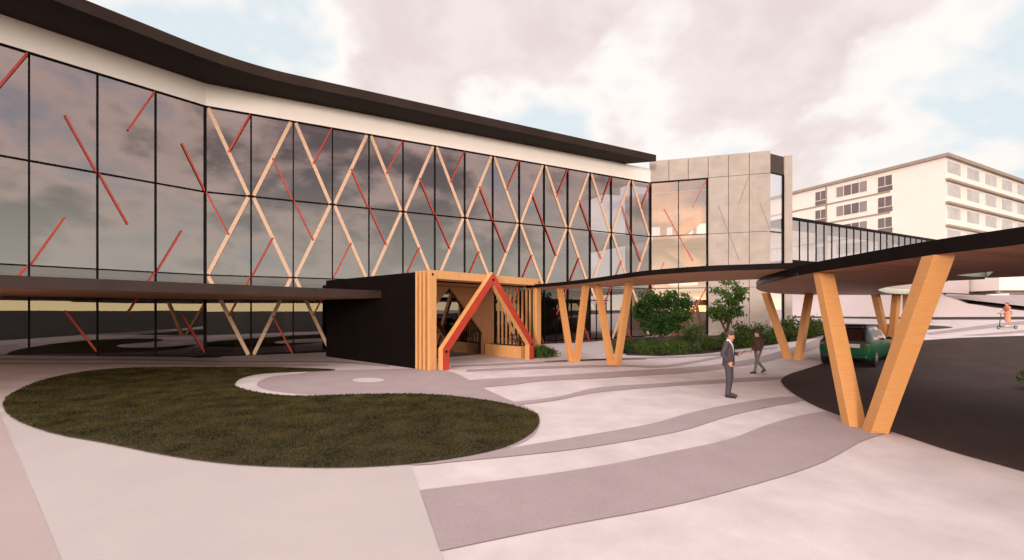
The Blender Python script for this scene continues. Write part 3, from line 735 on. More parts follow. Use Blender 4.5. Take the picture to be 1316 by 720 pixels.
for st in range(6):
    zt = ZT-.1-st*ST
    z0 = zt-ST
    # right face: projecting brown edge and pale windows in white piers
    MB().ob(ar(.0, .0, z0+.02), MD*RW_, MO*.45, (0, 0, .32)).build('balcony_edge', M['bbrown'], ab)
    MB().ob(ar(.3, .01, z0+.36), MD*(RW_-.6), MO*.06, (0, 0, 1.0)).build('balcony_parapet', M['bwall2'], ab)
    for k in range(7):
        s = .45+k*6.95
        f = MB().ob(ar(s, -.02, z0+1.30), MD*4.75, MO*.07, (0, 0, 1.95)).build('window', M['bframe'], ab)
        for j in range(3): MB().ob(ar(s+.08+j*1.54, .045, z0+1.38), MD*1.46, MO*.03, (0, 0, 1.78)).build('pane', M['bwin2'], f)
    w_a = wl(1147)
    MB().ob(al(w_a+.3, .0, z0+.02), AD*(LW-w_a-.3), AO*.10, (0, 0, .28)).build('floor_edge', M['bbrown'], ab)
    for pa, pb, kind in ((1147, 1128.5, 's'), (1115, 1075, 'b'), (1062, 1048, 's'), (1040, 1024, 'n')):
        a, b = wl(pa), wl(pb)
        if kind == 'n': continue
        hh = 1.75 if kind == 's' else 1.95
        f = MB().ob(al(a, -.02, z0+ST-.55-hh), AD*(b-a), AO*.08, (0, 0, hh)).build('window', M['bframe'], ab)
        n = 2 if kind == 's' else 4
        for k in range(n):
            MB().ob(al(a+(b-a)*(k+.06)/n, .055, z0+ST-.48-hh), AD*(b-a)*.90/n, AO*.03, (0, 0, hh-.14)).build('pane', M['bwin3' if kind == 'b' and k in (0, 3) else 'bwin'], f)
        if kind == 's':
            f = MB().ob(al(a, -.02, z0+.34), AD*(b-a), AO*.08, (0, 0, .78)).build('spandrel', M['bwin'], ab)
MB().ob(al(wl(1063), .0, 1), AD*.22, AO*.12, (0, 0, ZT-1.2)).build('downpipe', M['bbrown'], ab)

pod = thing('podium_building', 'plain lavender low building under the white apartment block', 'building', (52, 62, 0))
m = MB(); m.box(38, 66.2, 62, 64.6, 2.2, H+5.6); m.build('wall', M['lav'], pod)
MB().box(38, 66.3, 61.9, 64.7, H+5.6, H+5.9).build('parapet', M['bbrown'], pod)
ann = thing('annex_building', 'white low annex with recessed dark entrance beside the lavender building', 'building', (72, 60, 0))
MB().box(66.6, 90, 58.5, 64.4, H+2.85, H+5.5).build('upper_wall', M['bwall'], ann)
MB().box(68.2, 90, 60, 64.3, 1.5, H+2.85).build('lower_wall', M['bbrown'], ann)
MB().box(70.6, 74, 59.94, 60.1, 2.2, H+2.5).build('door', M['bwin'], ann)
MB().box(66.7, 67.0, 58.7, 59.0, 2.2, H+2.85).build('pillar', M['bbrown'], ann)
# pale bank behind the kerb road: a sloped face whose crest drops to the right
bank = [(980, 372), (1018, 373.5), (1100, 374.5), (1185, 375), (1203, 377.5), (1220, 382.5), (1240, 390), (1272, 395.5), (1316, 401.5), (1400, 405.5)]
m = MB()
for px, pt in bank:
    x, y = gp(px, 407.3 if px > 1100 else 406); m.v.append((x, y, g(x, y)-.3))
for px, pt in bank:
    x, y = gp(px, 407.3 if px > 1100 else 406); y2 = y*1.04; x2 = (px-CX)/FPX*y2
    m.v.append((x2, y2, H+(CY-pt)/FPX*y2))
for px, pt in bank:
    x, y = gp(px, 407.3 if px > 1100 else 406); y2 = y*1.04; x2 = (px-CX)/FPX*y2; zt = H+(CY-pt)/FPX*y2
    m.v.append((x2*1.3+1, y2*1.3, zt+.15))
n = len(bank)
for i in range(n-1): m.f += [(i, i+1, n+i+1, n+i), (n+i, n+i+1, 2*n+i+1, 2*n+i)]
tag(m.build('hill', M['hillp'], smooth=True), kind='structure')
m = MB(); pts = [(1200, 380.5, 47), (1400, 403, 47), (1400, 379, 60), (1200, 378.4, 60)]
m.quad(*[V((px-CX)/FPX*Y, Y, H+(CY-py)/FPX*Y) for px, py, Y in pts]); tag(m.build('upper_road', M['mauve']), kind='structure')
m = MB(); pts = [(1222, 381.5, 48.5), (1250, 391.5, 48.5), (1330, 400, 48.5), (1330, 388.5, 53), (1262, 388.8, 53), (1240, 385, 53), (1222, 381.2, 53)]
m.quad(*[V((px-CX)/FPX*Y, Y, H+.04+(CY-py)/FPX*Y) for px, py, Y in pts]); tag(m.build('ramp_road', M['ramp']), kind='structure')
rt = thing('retaining_wall', 'low white retaining wall beside the dark ramp road', 'wall', (56, 52, 0))
def at(px, py, Y): return V((px-CX)/FPX*Y, Y, H+(CY-py)/FPX*Y)
m = MB(); a, b = at(1248, 394, 52), at(1283, 393, 52); m.ob(a, b-a, V(0, .4, 0), V(0, 0, .62)); m.build('wall', M['bwall2'], rt)
m = MB(); a, b = at(1272, 388, 54), at(1297, 387, 54); m.ob(a, b-a, V(0, .4, 0), V(0, 0, .95)); m.build('wall', M['bwall2'], rt)
gr = thing('guard_rail', 'thin dark guard rail on short posts above the pale bank', 'railing', (53, 55, 0))
a, b = at(1205, 377.3, 55), at(1282, 380.5, 55); MB().ob(a, b-a, V(0, .15, 0), V(0, 0, .14)).build('rail', M['metal'], gr)
for px in (1213.5, 1248, 1281): p = at(px, 381.5, 55); MB().ob(p, V(.3, 0, 0), V(0, .1, 0), V(0, 0, .45)).build('post', M['metal'], gr)

# ------------------------------------------------------------------ planting
def leafquad(m, p, s, rnd, up=.3):
    d = V(rnd.gauss(0, 1), rnd.gauss(0, 1), rnd.gauss(0, 1)+up).normalized(); a = d.orthogonal().normalized(); b = d.cross(a)
    A = rnd.uniform(0, 6.28); u = a*math.cos(A)+b*math.sin(A); w = d.cross(u)
    m.add([p-u*s, p+w*s*.45+u*s*.1, p+u*s, p-w*s*.45+u*s*.1], [(0, 1, 2, 3)])
def tree(px, Ybase, name, label, h, crown, leafm, nleaf, ls, seed, group=None, lean=0, clumps=26, spread=.33):
    rnd = random.Random(seed); Y = Ybase; x = (px-CX)/FPX*Y; z = g(x, Y)
    t = thing(name, label, 'tree', (x, Y, z), 0, group)
    m = MB(); base = V(x, Y, z-.05); fork = base+V(lean*.3, 0, h*.26)
    m.tube([base, base+V(lean*.12, 0, h*.13), fork], [.10*h/4, .075*h/4, .065*h/4], 10)
    ends = []; cc, cr = crown
    C0 = base+V(lean, 0, cc)
    for k in range(7):
        A = k*.9+rnd.uniform(-.3, .3); e = C0+V(math.cos(A)*cr[0]*.6, math.sin(A)*cr[0]*.6, rnd.uniform(-.55, .6)*cr[1])
        mid = fork.lerp(e, .5)+V(0, 0, .10*h/4); m.tube([fork, mid, e], [.045*h/4, .03*h/4, .012*h/4], 7)
        for q_ in range(3):
            e2 = e+V(rnd.gauss(0, .3), rnd.gauss(0, .3), rnd.gauss(.1, .25))*cr[0]*.6; m.tube([mid.lerp(e, .3+.2*q_), e2], [.018*h/4, .006*h/4], 5); ends.append(e2)
        ends.append(e)
    m.build('trunk', M['bark'], t, smooth=True)
    c = MB(); cen = []
    for k in range(clumps):
        while True:
            v = V(rnd.uniform(-1, 1), rnd.uniform(-1, 1), rnd.uniform(-1, 1))
            if .35 < v.length < 1: break
        cen.append((C0+V(v.x*cr[0], v.y*cr[0], v.z*cr[1]), rnd.uniform(.6, 1.15)*spread*cr[0]))
    cen += [(e, spread*.7*cr[0]) for e in ends]
    for k in range(nleaf):
        q_, r = rnd.choice(cen); v = V(rnd.gauss(0, .5), rnd.gauss(0, .5), rnd.gauss(0, .34))*r
        leafquad(c, q_+v, ls*rnd.uniform(.7, 1.35), rnd)
    c.build('crown', leafm, t)
    return t
tree(849, 25.0, 'broadleaf_tree', 'dense dark green round tree between the timber columns and the pale concrete wall', 3.7, (2.2, (1.62, 1.32)), M['leafd'], 6800, .11, 5, clumps=34, spread=.30)
tree(934, 23.6, 'broadleaf_tree', 'sparse light green tree with forked trunk in front of the concrete wall', 4.1, (2.78, (1.15, 1.32)), M['leafl'], 2600, .10, 12, clumps=24, spread=.30)

bed_px = [(806, 456.8), (850, 458), (905, 455), (985, 444.5), (1040, 436), (1062, 430)]
bedf = P(*bed_px)
bedb = [tuple(fp(12.6, .0, .25).xy), tuple(fp(14.4, 0, .3).xy), tuple(cp(2, .3, 0).xy), tuple(cp(8.5, .3, 0).xy), (25.5, 33.0)]
drape('planting_bed', bedf+bedb[::-1], .03, M['mulch'])
def shrub_mesh(seed, r, h, n, ls, blade=False):
    rnd = random.Random(seed); m = MB()
    cs = [(V(rnd.gauss(0, .45)*r, rnd.gauss(0, .45)*r, rnd.uniform(.25, .85)*h), rnd.uniform(.25, .5)*r) for _ in range(13)]
    for k in range(n):
        if blade:
            A = rnd.uniform(0, 6.28); q_ = V(rnd.gauss(0, .35)*r, rnd.gauss(0, .35)*r, 0); t = q_+V(math.cos(A)*r*.6, math.sin(A)*r*.6, h*rnd.uniform(.5, 1.1)); w = V(-math.sin(A), math.cos(A), 0)*ls*.3
            mid = q_.lerp(t, .6)+V(0, 0, h*.12); m.add([q_-w, q_+w, mid+w, t, mid-w], [(0, 1, 2, 3, 4)])
        else:
            c_, cr = rnd.choice(cs); p = c_+V(rnd.gauss(0, .6), rnd.gauss(0, .6), rnd.gauss(0, .5))*cr; p.z = max(.02, p.z); leafquad(m, p, ls*rnd.uniform(.7, 1.3), rnd, .8)
    return m
protos = []
for k, (r, h, n, ls, bl_d, mm) in enumerate(((.75, 1.25, 1300, .085, False, 'leafs'), (.7, .85, 1100, .08, False, 'leafs2'), (.7, 1.0, 420, .16, True, 'leafs'), (.8, 1.0, 1300, .085, False, 'leafs'))):
    me = shrub_mesh(40+k, r, h, n, ls, bl_d).mesh('shrub'); me.materials.append(M[mm]); protos.append(me)
rnd = random.Random(11)
def shrub(px, py, k, s, label, group):
    x, y = gp(px, py); o = bpy.data.objects.new('shrub', protos[k]); COL.objects.link(o); o.location = (x, y, g(x, y)+.02); o.rotation_euler = (0, 0, rnd.uniform(0, 6.28)); s *= .93; o.scale = (s, s, s*rnd.uniform(.85, 1.1))
    return tag(o, label, 'shrub', group)
G1 = 'shrubs in the bed below the trees'
for px, py, k, s in ((795, 454, 1, .62), (812, 453.5, 3, .72), (828, 455, 2, .75), (842, 455.5, 1, .72), (856, 455.3, 3, .70), (872, 454.5, 2, .78), (868, 449, 1, .8), (890, 453, 1, .75), (818, 449, 1, .75), (838, 450, 3, .7), (800, 449, 2, .7)):
    shrub(px, py, k, s, 'low leafy green shrub in the mulch bed under the trees by the glass facade', G1)
shrub(893, 446, 0, 1.25, 'tall rounded bright green shrub between the two trees', 'tall shrubs beside the concrete wall')
G2 = 'shrubs along the concrete wall'
for px, py, k, s in ((908, 450, 3, .8), (924, 449, 1, .85), (945, 447, 3, .9), (960, 446, 2, .95), (977, 443, 0, 1.0), (994, 441, 1, .95), (1005, 438, 3, 1.0), (951, 441, 0, 1.0)):
    shrub(px, py, k, s, 'green shrub in the bed along the foot of the pale concrete wall', G2)
G3 = 'shrubs at the end of the concrete wall'
for px, py, k, s in ((1016, 436, 0, 1.25), (1030, 434, 3, 1.2), (1044, 432, 0, 1.1), (1056, 430, 2, 1.0)):
    shrub(px, py, k, s, 'bushy green shrub beyond the slanted timber columns at the end of the concrete wall', G3)
for px, py, k, s in ((693, 459.5, 2, .62), (707, 459, 1, .62), (700, 457, 1, .6)):
    shrub(px, py, k, s, 'small low green shrub at the right foot of the porch', 'low shrubs beside the porch')
x, y = gp(1345, 503); o = bpy.data.objects.new('shrub', protos[0]); COL.objects.link(o); o.location = (x+.35, y, .015); o.scale = (.9, .9, .8); tag(o, 'olive green bush standing on the dark driveway at the edge of the view', 'shrub')
pl = MB(); rp_ = random.Random(8); p0 = vp(VWd-.66, .1, .58)
stems = MB()
for k in range(9):
    A = k*.7; e = p0+V(math.cos(A)*.3, math.sin(A)*.3, .45+.15*math.sin(k*3)); stems.tube([p0, p0.lerp(e, .5)+V(0, 0, .1), e], [.012, .009, .004], 5)
    for j in range(26): leafquad(pl, e+V(rp_.gauss(0, .11), rp_.gauss(0, .11), rp_.gauss(-.08, .12)), .055, rp_)
pp = thing('potted_plant', 'dark red leafy plant growing in the timber planter inside the porch', 'plant', tuple(p0))
stems.build('stem', M['bark'], pp); pl.build('foliage', M['leafr'], pp)

# ------------------------------------------------------------------ car
car = thing('parked_car', 'dark green hatchback with black tailgate on the driveway behind the big timber column', 'car', (0, 0, 0), .001)
secs = [(-2.08, .70, .42, .84, .58, .88), (-2.04, .82, .30, .93, .70, .97), (-1.94, .875, .24, .97, .72, 1.04), (-1.58, .90, .21, .98, .66, 1.50), (-1.35, .905, .2, .98, .655, 1.565), (-.6, .91, .2, .97, .66, 1.60), (.1, .91, .2, .96, .65, 1.58), (.5, .91, .2, .96, .66, 1.48),
        (1.22, .90, .2, .97, .73, 1.03), (1.75, .87, .22, .88, .70, .93), (2.0, .80, .3, .76, .6, .80), (2.1, .66, .40, .62, .5, .66)]
def ring(sec):
    y, hw, zb, zm, rw, zr = sec
    half = [(0, zb), (hw*.86, zb), (hw*.97, zb+(zm-zb)*.18), (hw, zb+(zm-zb)*.5), (hw*.985, zb+(zm-zb)*.82), (hw*.955, zm), (rw+(hw*.955-rw)*.5, zm+(zr-zm)*.52), (rw, zr-(zr-zm)*.07), (rw*.88, zr), (0, zr+.018)]
    return [(x, y, z) for x, z in half]+[(-x, y, z) for x, z in half[-2:0:-1]]
m = MB(); m.loft([ring(s) for s in secs]); bo = m.build('body', M['carg'], car, smooth=True, off=(0, 0, 0))
bo.data.materials.append(M['carb'])
for p_ in bo.data.polygons:
    if p_.center.z > 1.0 and p_.center.y < 1.2: p_.material_index = 1
bo.modifiers.new('es', 'EDGE_SPLIT').split_angle = R(38)
def cpt(si, x_side, t):      # point on the cabin side at section si, t from belt to roof
    y, hw, zb, zm, rw, zr = secs[si]; a = V(hw*.955, y, zm); b = V(rw, y, zr-(zr-zm)*.07); p = a.lerp(b, t); return V((p.x+.006)*x_side, p.y, p.z+.002)
def ipt(y, sd, t):
    for a, b in zip(range(len(secs)), range(1, len(secs))):
        if secs[a][0] <= y <= secs[b][0]:
            f = (y-secs[a][0])/(secs[b][0]-secs[a][0]); return cpt(a, sd, t).lerp(cpt(b, sd, t), f)
for sd in (-1, 1):
    for (ya, yb, yc, yd) in ((-1.52, -.72, -.72, -1.45), (-.66, .22, .22, -.66), (.28, 1.02, .50, .28)):
        n = 5; m = MB()
        for k in range(n):
            f0, f1 = k/n, (k+1)/n
            m.quad(ipt(ya+(yb-ya)*f0, sd, .08), ipt(ya+(yb-ya)*f1, sd, .08), ipt(yd+(yc-yd)*f1, sd, .93), ipt(yd+(yc-yd)*f0, sd, .93))
        m.build('side_window', M['carw'], car, off=(0, 0, 0))
    m = MB(); m.disc((sd*.80, -1.30, .335), (1, 0, 0), .40, .20, 28); m.disc((sd*.80, 1.30, .335), (1, 0, 0), .40, .20, 28); m.build('wheel_arch', M['carb'], car, off=(0, 0, 0))
    for y in (-1.30, 1.30):
        w = MB(); w.ring((sd*.83, y, .335), (1, 0, 0), .25, .085, 28, 10); w = w.build('wheel', M['tyre'], car, smooth=True, off=(0, 0, 0))
        rm = MB(); rm.disc((sd*.86, y, .335), (1, 0, 0), .075, .10, 12)
        for k in range(6):
            A = k*math.pi/3; d = V(0, math.cos(A), math.sin(A)); rm.beam(V(sd*.895, y, .335)+d*.05, V(sd*.885, y, .335)+d*.22, (1, 0, 0), .03, .06)
        rm.ring((sd*.88, y, .335), (1, 0, 0), .215, .018, 24, 6); rm.build('rim', M['silver'], w, off=(0, 0, 0))
    m = MB(); m.cap((sd*.93, .62, 1.03), (sd*1.03, .60, 1.04), .06, .07); m.build('mirror', M['carb'], car, smooth=True, off=(0, 0, 0))
    m = MB(); m.box(min(sd*.56, sd*.80), max(sd*.56, sd*.80), -2.083, -2.03, .80, .895); m.build('tail_light', M['lampr'], car, bevel=.01, off=(0, 0, 0))
    m = MB(); m.ob((sd*.50, 2.0, .68), (sd*.22, -.06, 0), (0, .07, -.03), (0, -.02, .09)); m.build('headlight', M['lampw'], car, off=(0, 0, 0))
    m = MB()
    for z in (.55, .86): m.ob((sd*.905 if sd > 0 else -.925, -.5, z), (.02, 0, 0), (0, .18, 0), (0, 0, .03)) if z > .8 else None
    m.build('door_handle', M['carb'], car, off=(0, 0, 0))
m = MB(); m.quad((-.60, -1.965, 1.03), (.60, -1.965, 1.03), (.56, -1.62, 1.475), (-.56, -1.62, 1.475)); m.build('rear_window', M['carw'], car, off=(0, 0, 0))
m = MB(); m.add([(-.66, -2.03, .70), (.66, -2.03, .70), (.70, -2.052, .985), (-.70, -2.052, .985), (-.66, -2.11, .70), (.66, -2.11, .70), (.70, -2.065, .985), (-.70, -2.065, .985)], [(4, 5, 6, 7), (0, 4, 7, 3), (1, 2, 6, 5), (3, 7, 6, 2), (0, 1, 5, 4)]); m.build('tailgate', M['carb'], car, off=(0, 0, 0))
MB().ob((-.52, -2.118, .72), (1.04, 0, 0), (0, .02, 0), (0, .03, .15)).build('number_panel', M['plate'], car, off=(0, 0, 0))
MB().box(-.72, .72, -2.10, -1.9, .30, .44).build('bumper', M['carb'], car, bevel=.02, off=(0, 0, 0))
m = MB(); m.quad((-.60, .53, 1.475), (.60, .53, 1.475), (.68, 1.20, 1.05), (-.68, 1.20, 1.05)); m.v = [(x, y, z+.012) for x, y, z in m.v]; m.build('windscreen', M['carw'], car, off=(0, 0, 0))
MB().box(-.52, .52, -1.66, -1.45, 1.50, 1.555).build('roof_spoiler', M['carb'], car, bevel=.015, off=(0, 0, 0))
MB().box(-.55, .55, -1.3, .3, 1.60, 1.625).build('roof_panel', M['carb'], car, bevel=.01, off=(0, 0, 0))
car.location = (15.12, 18.78, .018+g(15.1, 18.8)); car.rotation_euler = (R(0), 0, R(-50))

# ------------------------------------------------------------------ people
def remesh(mb, name, m, parent, vox, it=4, cut=None):
    me = mb.mesh(name+'_src'); t = bpy.data.objects.new('t', me); COL.objects.link(t)
    md = t.modifiers.new('r', 'REMESH'); md.mode = 'VOXEL'; md.voxel_size = vox
    if it: sm = t.modifiers.new('s', 'SMOOTH'); sm.iterations = it; sm.factor = .5
    dg = bpy.context.evaluated_depsgraph_get(); ev = t.evaluated_get(dg); new = bpy.data.meshes.new_from_object(ev, depsgraph=dg)
    bpy.data.objects.remove(t); bpy.data.meshes.remove(me)
    if cut:
        bm = bmesh.new(); bm.from_mesh(new); bmesh.ops.delete(bm, geom=[v for v in bm.verts if cut(v.co)], context='VERTS'); bm.to_mesh(new); bm.free()
    new.name = name; new.materials.clear(); new.materials.append(m)
    for p in new.polygons: p.use_smooth = True
    o = bpy.data.objects.new(name, new); COL.objects.link(o); o.parent = parent; return o
def hand(m, w, d, n, side):
    """palm and five fingers; d points along the hand, n out of the palm, side = thumb direction"""
    d = Vector(d).normalized(); n = Vector(n).normalized(); s = d.cross(n).normalized()
    if s.dot(Vector(side)) < 0: s = -s
    w = Vector(w)
    for k in (-1.5, -.5, .5, 1.5): m.cap(w+s*k*.012, w+d*.085+s*k*.019, .017, .012, 7)
    for k, L in ((-1.5, .055), (-.5, .07), (.5, .078), (1.5, .070)):
        a = w+d*.085+s*k*.020; b = a+d*L*.5+n*.012; c_ = b+d*L*.4+n*.03
        m.cap(a, b, .0095, .009, 7); m.cap(b, c_, .009, .0075, 7)
    a = w+d*.02+s*.03; b = a+d*.035+s*.035+n*.01; m.cap(a, b, .013, .011, 7); m.cap(b, b+d*.035+n*.012, .011, .008, 7)
def head(m, c, pitch=0):
    q = MB()
    q.ell([(0, .015, -.115, .030, .035), (0, .02, -.10, .050, .062), (0, .012, -.06, .066, .085), (0, .002, -.01, .074, .094), (0, -.008, .04, .077, .098), (0, -.012, .08, .068, .088), (0, -.012, .108, .045, .058), (0, -.012, .12, .015, .02)], 18)
    q.cap((0, .094, .0), (0, .112, -.032), .008, .014, 8); q.cap((-.02, .088, -.062), (.02, .088, -.062), .009, .009, 8); q.cap((0, .085, -.098), (0, .08, -.1), .022, .02, 8)
    q.cap((-.035, .085, .022), (.035, .085, .022), .012, .012, 8)
    for s in (-1, 1): q.cap((s*.076, -.01, -.03), (s*.08, -.018, .015), .012, .018, 8)
    M3 = Matrix.Rotation(pitch, 3, 'X'); m.add([M3 @ Vector(p)+Vector(c) for p in q.v], q.f)
    return lambda p: M3 @ Vector(p)+Vector(c)
def limbs(m, J, sd, kind, k=1.0):
    if kind == 'arm':
        m.cap(J['sh'+sd], J['el'+sd], .052*k, .041*k); m.cap(J['el'+sd], J['wr'+sd], .041*k, .029*k)
    else:
        m.cap(J['hp'+sd], J['kn'+sd], .088*k, .058*k); m.cap(J['kn'+sd], J['an'+sd], .057*k, .037*k)
        kk = Vector(J['kn'+sd]); aa = Vector(J['an'+sd]); m.cap(kk.lerp(aa, .22)+V(0, -.018, 0), kk.lerp(aa, .5)+V(0, -.012, 0), .050*k, .040*k)
def torso(m, k=1.0, w=1.0, sy=0):
    m.ell([(0, 0, .84, .10*w*k, .085*k), (0, 0, .92, .165*w*k, .12*k), (0, 0, 1.0, .16*w*k, .115*k), (0, .005, 1.12, .142*w*k, .105*k), (0, .005, 1.25, .165*w*k, .118*k), (0, -.002, 1.36, .178*w*k, .118*k), (0, -.008, 1.44, .150*w*k, .092*k), (0, -.008, 1.49, .075*w, .065)], 20)
def scaled(m, s): m.v = [(x*s, y*s, z*s) for x, y, z in m.v]; return m
def shoe(m, an, toe, r=.042):
    an, toe = Vector(an), Vector(toe); d = (toe-an); d.z = 0; d.normalize(); heel = V(an.x, an.y, an.z-.05)-d*.04
    m.cap(heel+V(0, 0, .0), toe, r*.95, r*.75, 10); m.cap(an+V(0, 0, .01), heel+d*.05, r*.98, r, 10); m.cap(an+d*.03-V(0, 0, .02), toe-d*.05+V(0, 0, .01), r*.9, r*.8, 10)
def body(root, J, hc, pitch, hands, s, skinm):
    m = MB(); torso(m, .93)
    for sd in 'LR': limbs(m, J, sd, 'arm', .92); limbs(m, J, sd, 'leg', .92); m.cap(J['an'+sd], Vector(J['an'+sd]).lerp(Vector(J['to'+sd]), .75), .024, .018)
    m.cap((0, -.012, 1.44), Vector(hc)+V(0, -.02, -.06), .058, .052)
    f = head(m, hc, pitch)
    for sd, (d, n, side) in hands.items(): hand(m, J['wr'+sd], d, n, side)
    remesh(scaled(m, s), 'body', skinm, root, .0065*s, 2)
    for e in (-1, 1):
        q = MB(); q.cap(f((e*.031, .083, .006)), f((e*.031, .088, .006)), .010, .009, 8); scaled(q, s).build('eye', M['eye'], root, off=(0, 0, 0))
    return f
def hair(root, f, s, m_, long=False, curly=False):
    m = MB(); q = MB()
    q.ell([(0, -.05, -.055, .058, .05), (0, -.035, -.02, .076, .075), (0, -.02, .03, .087, .095), (0, -.014, .07, .085, .104), (0, -.016, .105, .068, .086), (0, -.018, .130, .040, .05), (0, -.018, .137, .012, .014)], 16)
    if curly:
        r = random.Random(4)
        for k in range(60):
            A, B = r.uniform(0, 6.28), r.uniform(-.6, 1.5); d = V(math.cos(A)*math.cos(B), math.sin(A)*math.cos(B)-.15, math.sin(B)); p = V(0, -.03, .035)+V(d.x*.085, d.y*.095, d.z*.095)
            if p.y > .045 and p.z < .055: continue
            q.cap(p, p+V(0, 0, .005), .024, .024, 7)
    if long: q.cap((0, -.075, .02), (0, -.10, -.16), .065, .055, 10); q.cap((-.055, -.05, .0), (-.06, -.05, -.15), .035, .03, 8); q.cap((.055, -.05, .0), (.06, -.05, -.15), .035, .03, 8)
    m.add([f(p) for p in q.v], q.f)
    remesh(scaled(m, s), 'hair', m_, root, .009*s, 2)

# man in a suit with a phone
MAN_A = R(-126)
x, y = gp(936.5, 510.3)
man = thing('person', 'man in a dark suit and white shirt standing looking at a phone', 'person', (0, 0, 0))
J = dict(shL=(-.185, -.01, 1.43), elL=(-.25, -.015, 1.15), wrL=(-.13, .22, 1.145), shR=(.185, -.01, 1.43), elR=(.275, -.10, 1.16), wrR=(.225, .04, .955),
         hpL=(-.095, 0, .93), knL=(-.10, .025, .50), anL=(-.105, -.02, .09), toL=(-.125, .165, .032), hpR=(.095, 0, .93), knR=(.115, .03, .50), anR=(.12, .0, .09), toR=(.16, .18, .032))
s = .995
f = body(man, J, (0, .035, 1.625), R(-16), {'L': ((.35, .9, .2), (.5, -.1, .8), (0, 0, 1)), 'R': ((-.15, .45, -.9), (-1, -.1, 0), (0, 1, 0))}, s, M['skin'])
hair(man, f, s, M['hairb'])
m = MB(); torso(m, 1.0); m.cap((0, -.008, 1.455), (0, .004, 1.515), .066, .061); remesh(scaled(m, s), 'shirt', M['shirt'], man, .012*s, 2)
m = MB(); m.ell([(0, 0, .80, .12, .10), (0, 0, .90, .178, .135), (0, 0, 1.01, .170, .125), (0, 0, 1.04, .165, .12)], 20)
for sd in 'LR':
    a = Vector(J['an'+sd]); k_ = Vector(J['kn'+sd]); m.cap(J['hp'+sd], k_, .103, .078); m.cap(k_, a+V(0, -.005, .02), .078, .063)
remesh(scaled(m, s), 'trousers', M['suit'], man, .012*s, 3)
m = MB(); m.ell([(0, -.005, .83, .19, .145), (0, -.003, .90, .197, .152), (0, -.002, 1.0, .188, .145), (0, .003, 1.12, .172, .135), (0, .003, 1.25, .190, .142), (0, -.005, 1.36, .200, .138), (0, -.012, 1.44, .180, .112), (0, -.018, 1.495, .095, .085)], 24)
for sd in 'LR':
    w_ = Vector(J['el'+sd]).lerp(Vector(J['wr'+sd]), .92); m.cap(J['sh'+sd], J['el'+sd], .073, .060); m.cap(J['el'+sd], w_, .060, .046)
def cutj(p):
    p = p/s; return (p.y > .03 and abs(p.x-.012) < (.055+.055*clamp((p.z-1.0)/.45) if p.z > 1.0 else .055+(1.0-p.z)*.35)) and p.z > .80 and p.y < .19 and abs(p.x) < .125
remesh(scaled(m, s), 'jacket', M['suit'], man, .011*s, 3, cutj)
for sd in 'LR': m = MB(); shoe(m, J['an'+sd], J['to'+sd]); m.v = [(a, b, max(c, .004)) for a, b, c in m.v]; remesh(scaled(m, s), 'shoe', M['leather'], man, .009*s, 2)
m = MB(); m.ell([(0, 0, 1.005, .173, .128), (0, 0, 1.04, .171, .126)], 24); scaled(m, s).build('belt', M['leather'], man, off=(0, 0, 0))
man.location = (x, y, .005); man.rotation_euler = (0, 0, MAN_A)
ph = thing('mobile_phone', 'dark mobile phone held in the hand of the man in the suit', 'phone', (0, 0, 0))
Rm = Matrix.Rotation(MAN_A, 4, 'Z'); pc = Rm @ V(-.075, .335, 1.205); q = MB(); q.box(-.036, .036, -.075, .075, -.004, .004); case = q.build('case', M['black'], ph, bevel=.003, off=(0, 0, 0))
MB().box(-.032, .032, -.068, .068, .0045, .005).build('screen', M['screen'], ph, off=(0, 0, 0))
ph.location = (x+pc.x, y+pc.y, pc.z+.005); ph.rotation_euler = (R(38), R(8), MAN_A)

# walking person
x, y = gp(974, 480)
wk = thing('person', 'person with dark curly hair in brown jacket and grey jeans walking away from the man', 'person', (0, 0, 0))
J = dict(shL=(-.175, -.01, 1.42), elL=(-.215, -.05, 1.14), wrL=(-.215, .09, .94), shR=(.175, -.01, 1.42), elR=(.21, .0, 1.14), wrR=(.19, .13, .95),
         hpL=(-.09, 0, .91), knL=(-.085, .12, .50), anL=(-.075, .19, .09), toL=(-.075, .37, .034), hpR=(.09, 0, .91), knR=(.085, -.03, .49), anR=(.075, -.33, .16), toR=(.08, -.22, .035))
s = .89
f = body(wk, J, (0, .03, 1.62), R(-6), {'L': ((0, .5, -.85), (1, .1, 0), (0, 1, 0)), 'R': ((-.1, .6, -.75), (-1, .1, 0), (0, 1, 0))}, s, M['skin'])
hair(wk, f, s, M['hairb'], curly=True)
m = MB(); m.ell([(0, 0, .80, .12, .10), (0, 0, .90, .170, .130), (0, 0, 1.02, .155, .115)], 20)
for sd in 'LR':
    a = Vector(J['an'+sd]); k_ = Vector(J['kn'+sd]); m.cap(J['hp'+sd], k_, .098, .068); m.cap(k_, k_.lerp(a, .9), .066, .05)
remesh(scaled(m, s), 'jeans', M['jeans'], wk, .012*s, 3)
m = MB(); m.ell([(0, 0, .90, .182, .14), (0, 0, 1.0, .172, .13), (0, .003, 1.12, .16, .125), (0, .003, 1.25, .178, .132), (0, -.005, 1.36, .188, .13), (0, -.012, 1.44, .165, .105), (0, -.016, 1.50, .08, .08)], 22)
for sd in 'LR':
    w_ = Vector(J['el'+sd]).lerp(Vector(J['wr'+sd]), .92); m.cap(J['sh'+sd], J['el'+sd], .066, .055); m.cap(J['el'+sd], w_, .055, .042)
remesh(scaled(m, s), 'jacket', M['jacket'], wk, .011*s, 3)
m = MB(); m.ell([(0, -.03, 1.0, .150, .125), (0, -.03, 1.2, .165, .13), (0, -.035, 1.40, .165, .115), (0, -.03, 1.46, .11, .09)], 20); remesh(scaled(m, s), 'vest', M['vest'], wk, .012*s, 2, lambda p: p.y > .06)
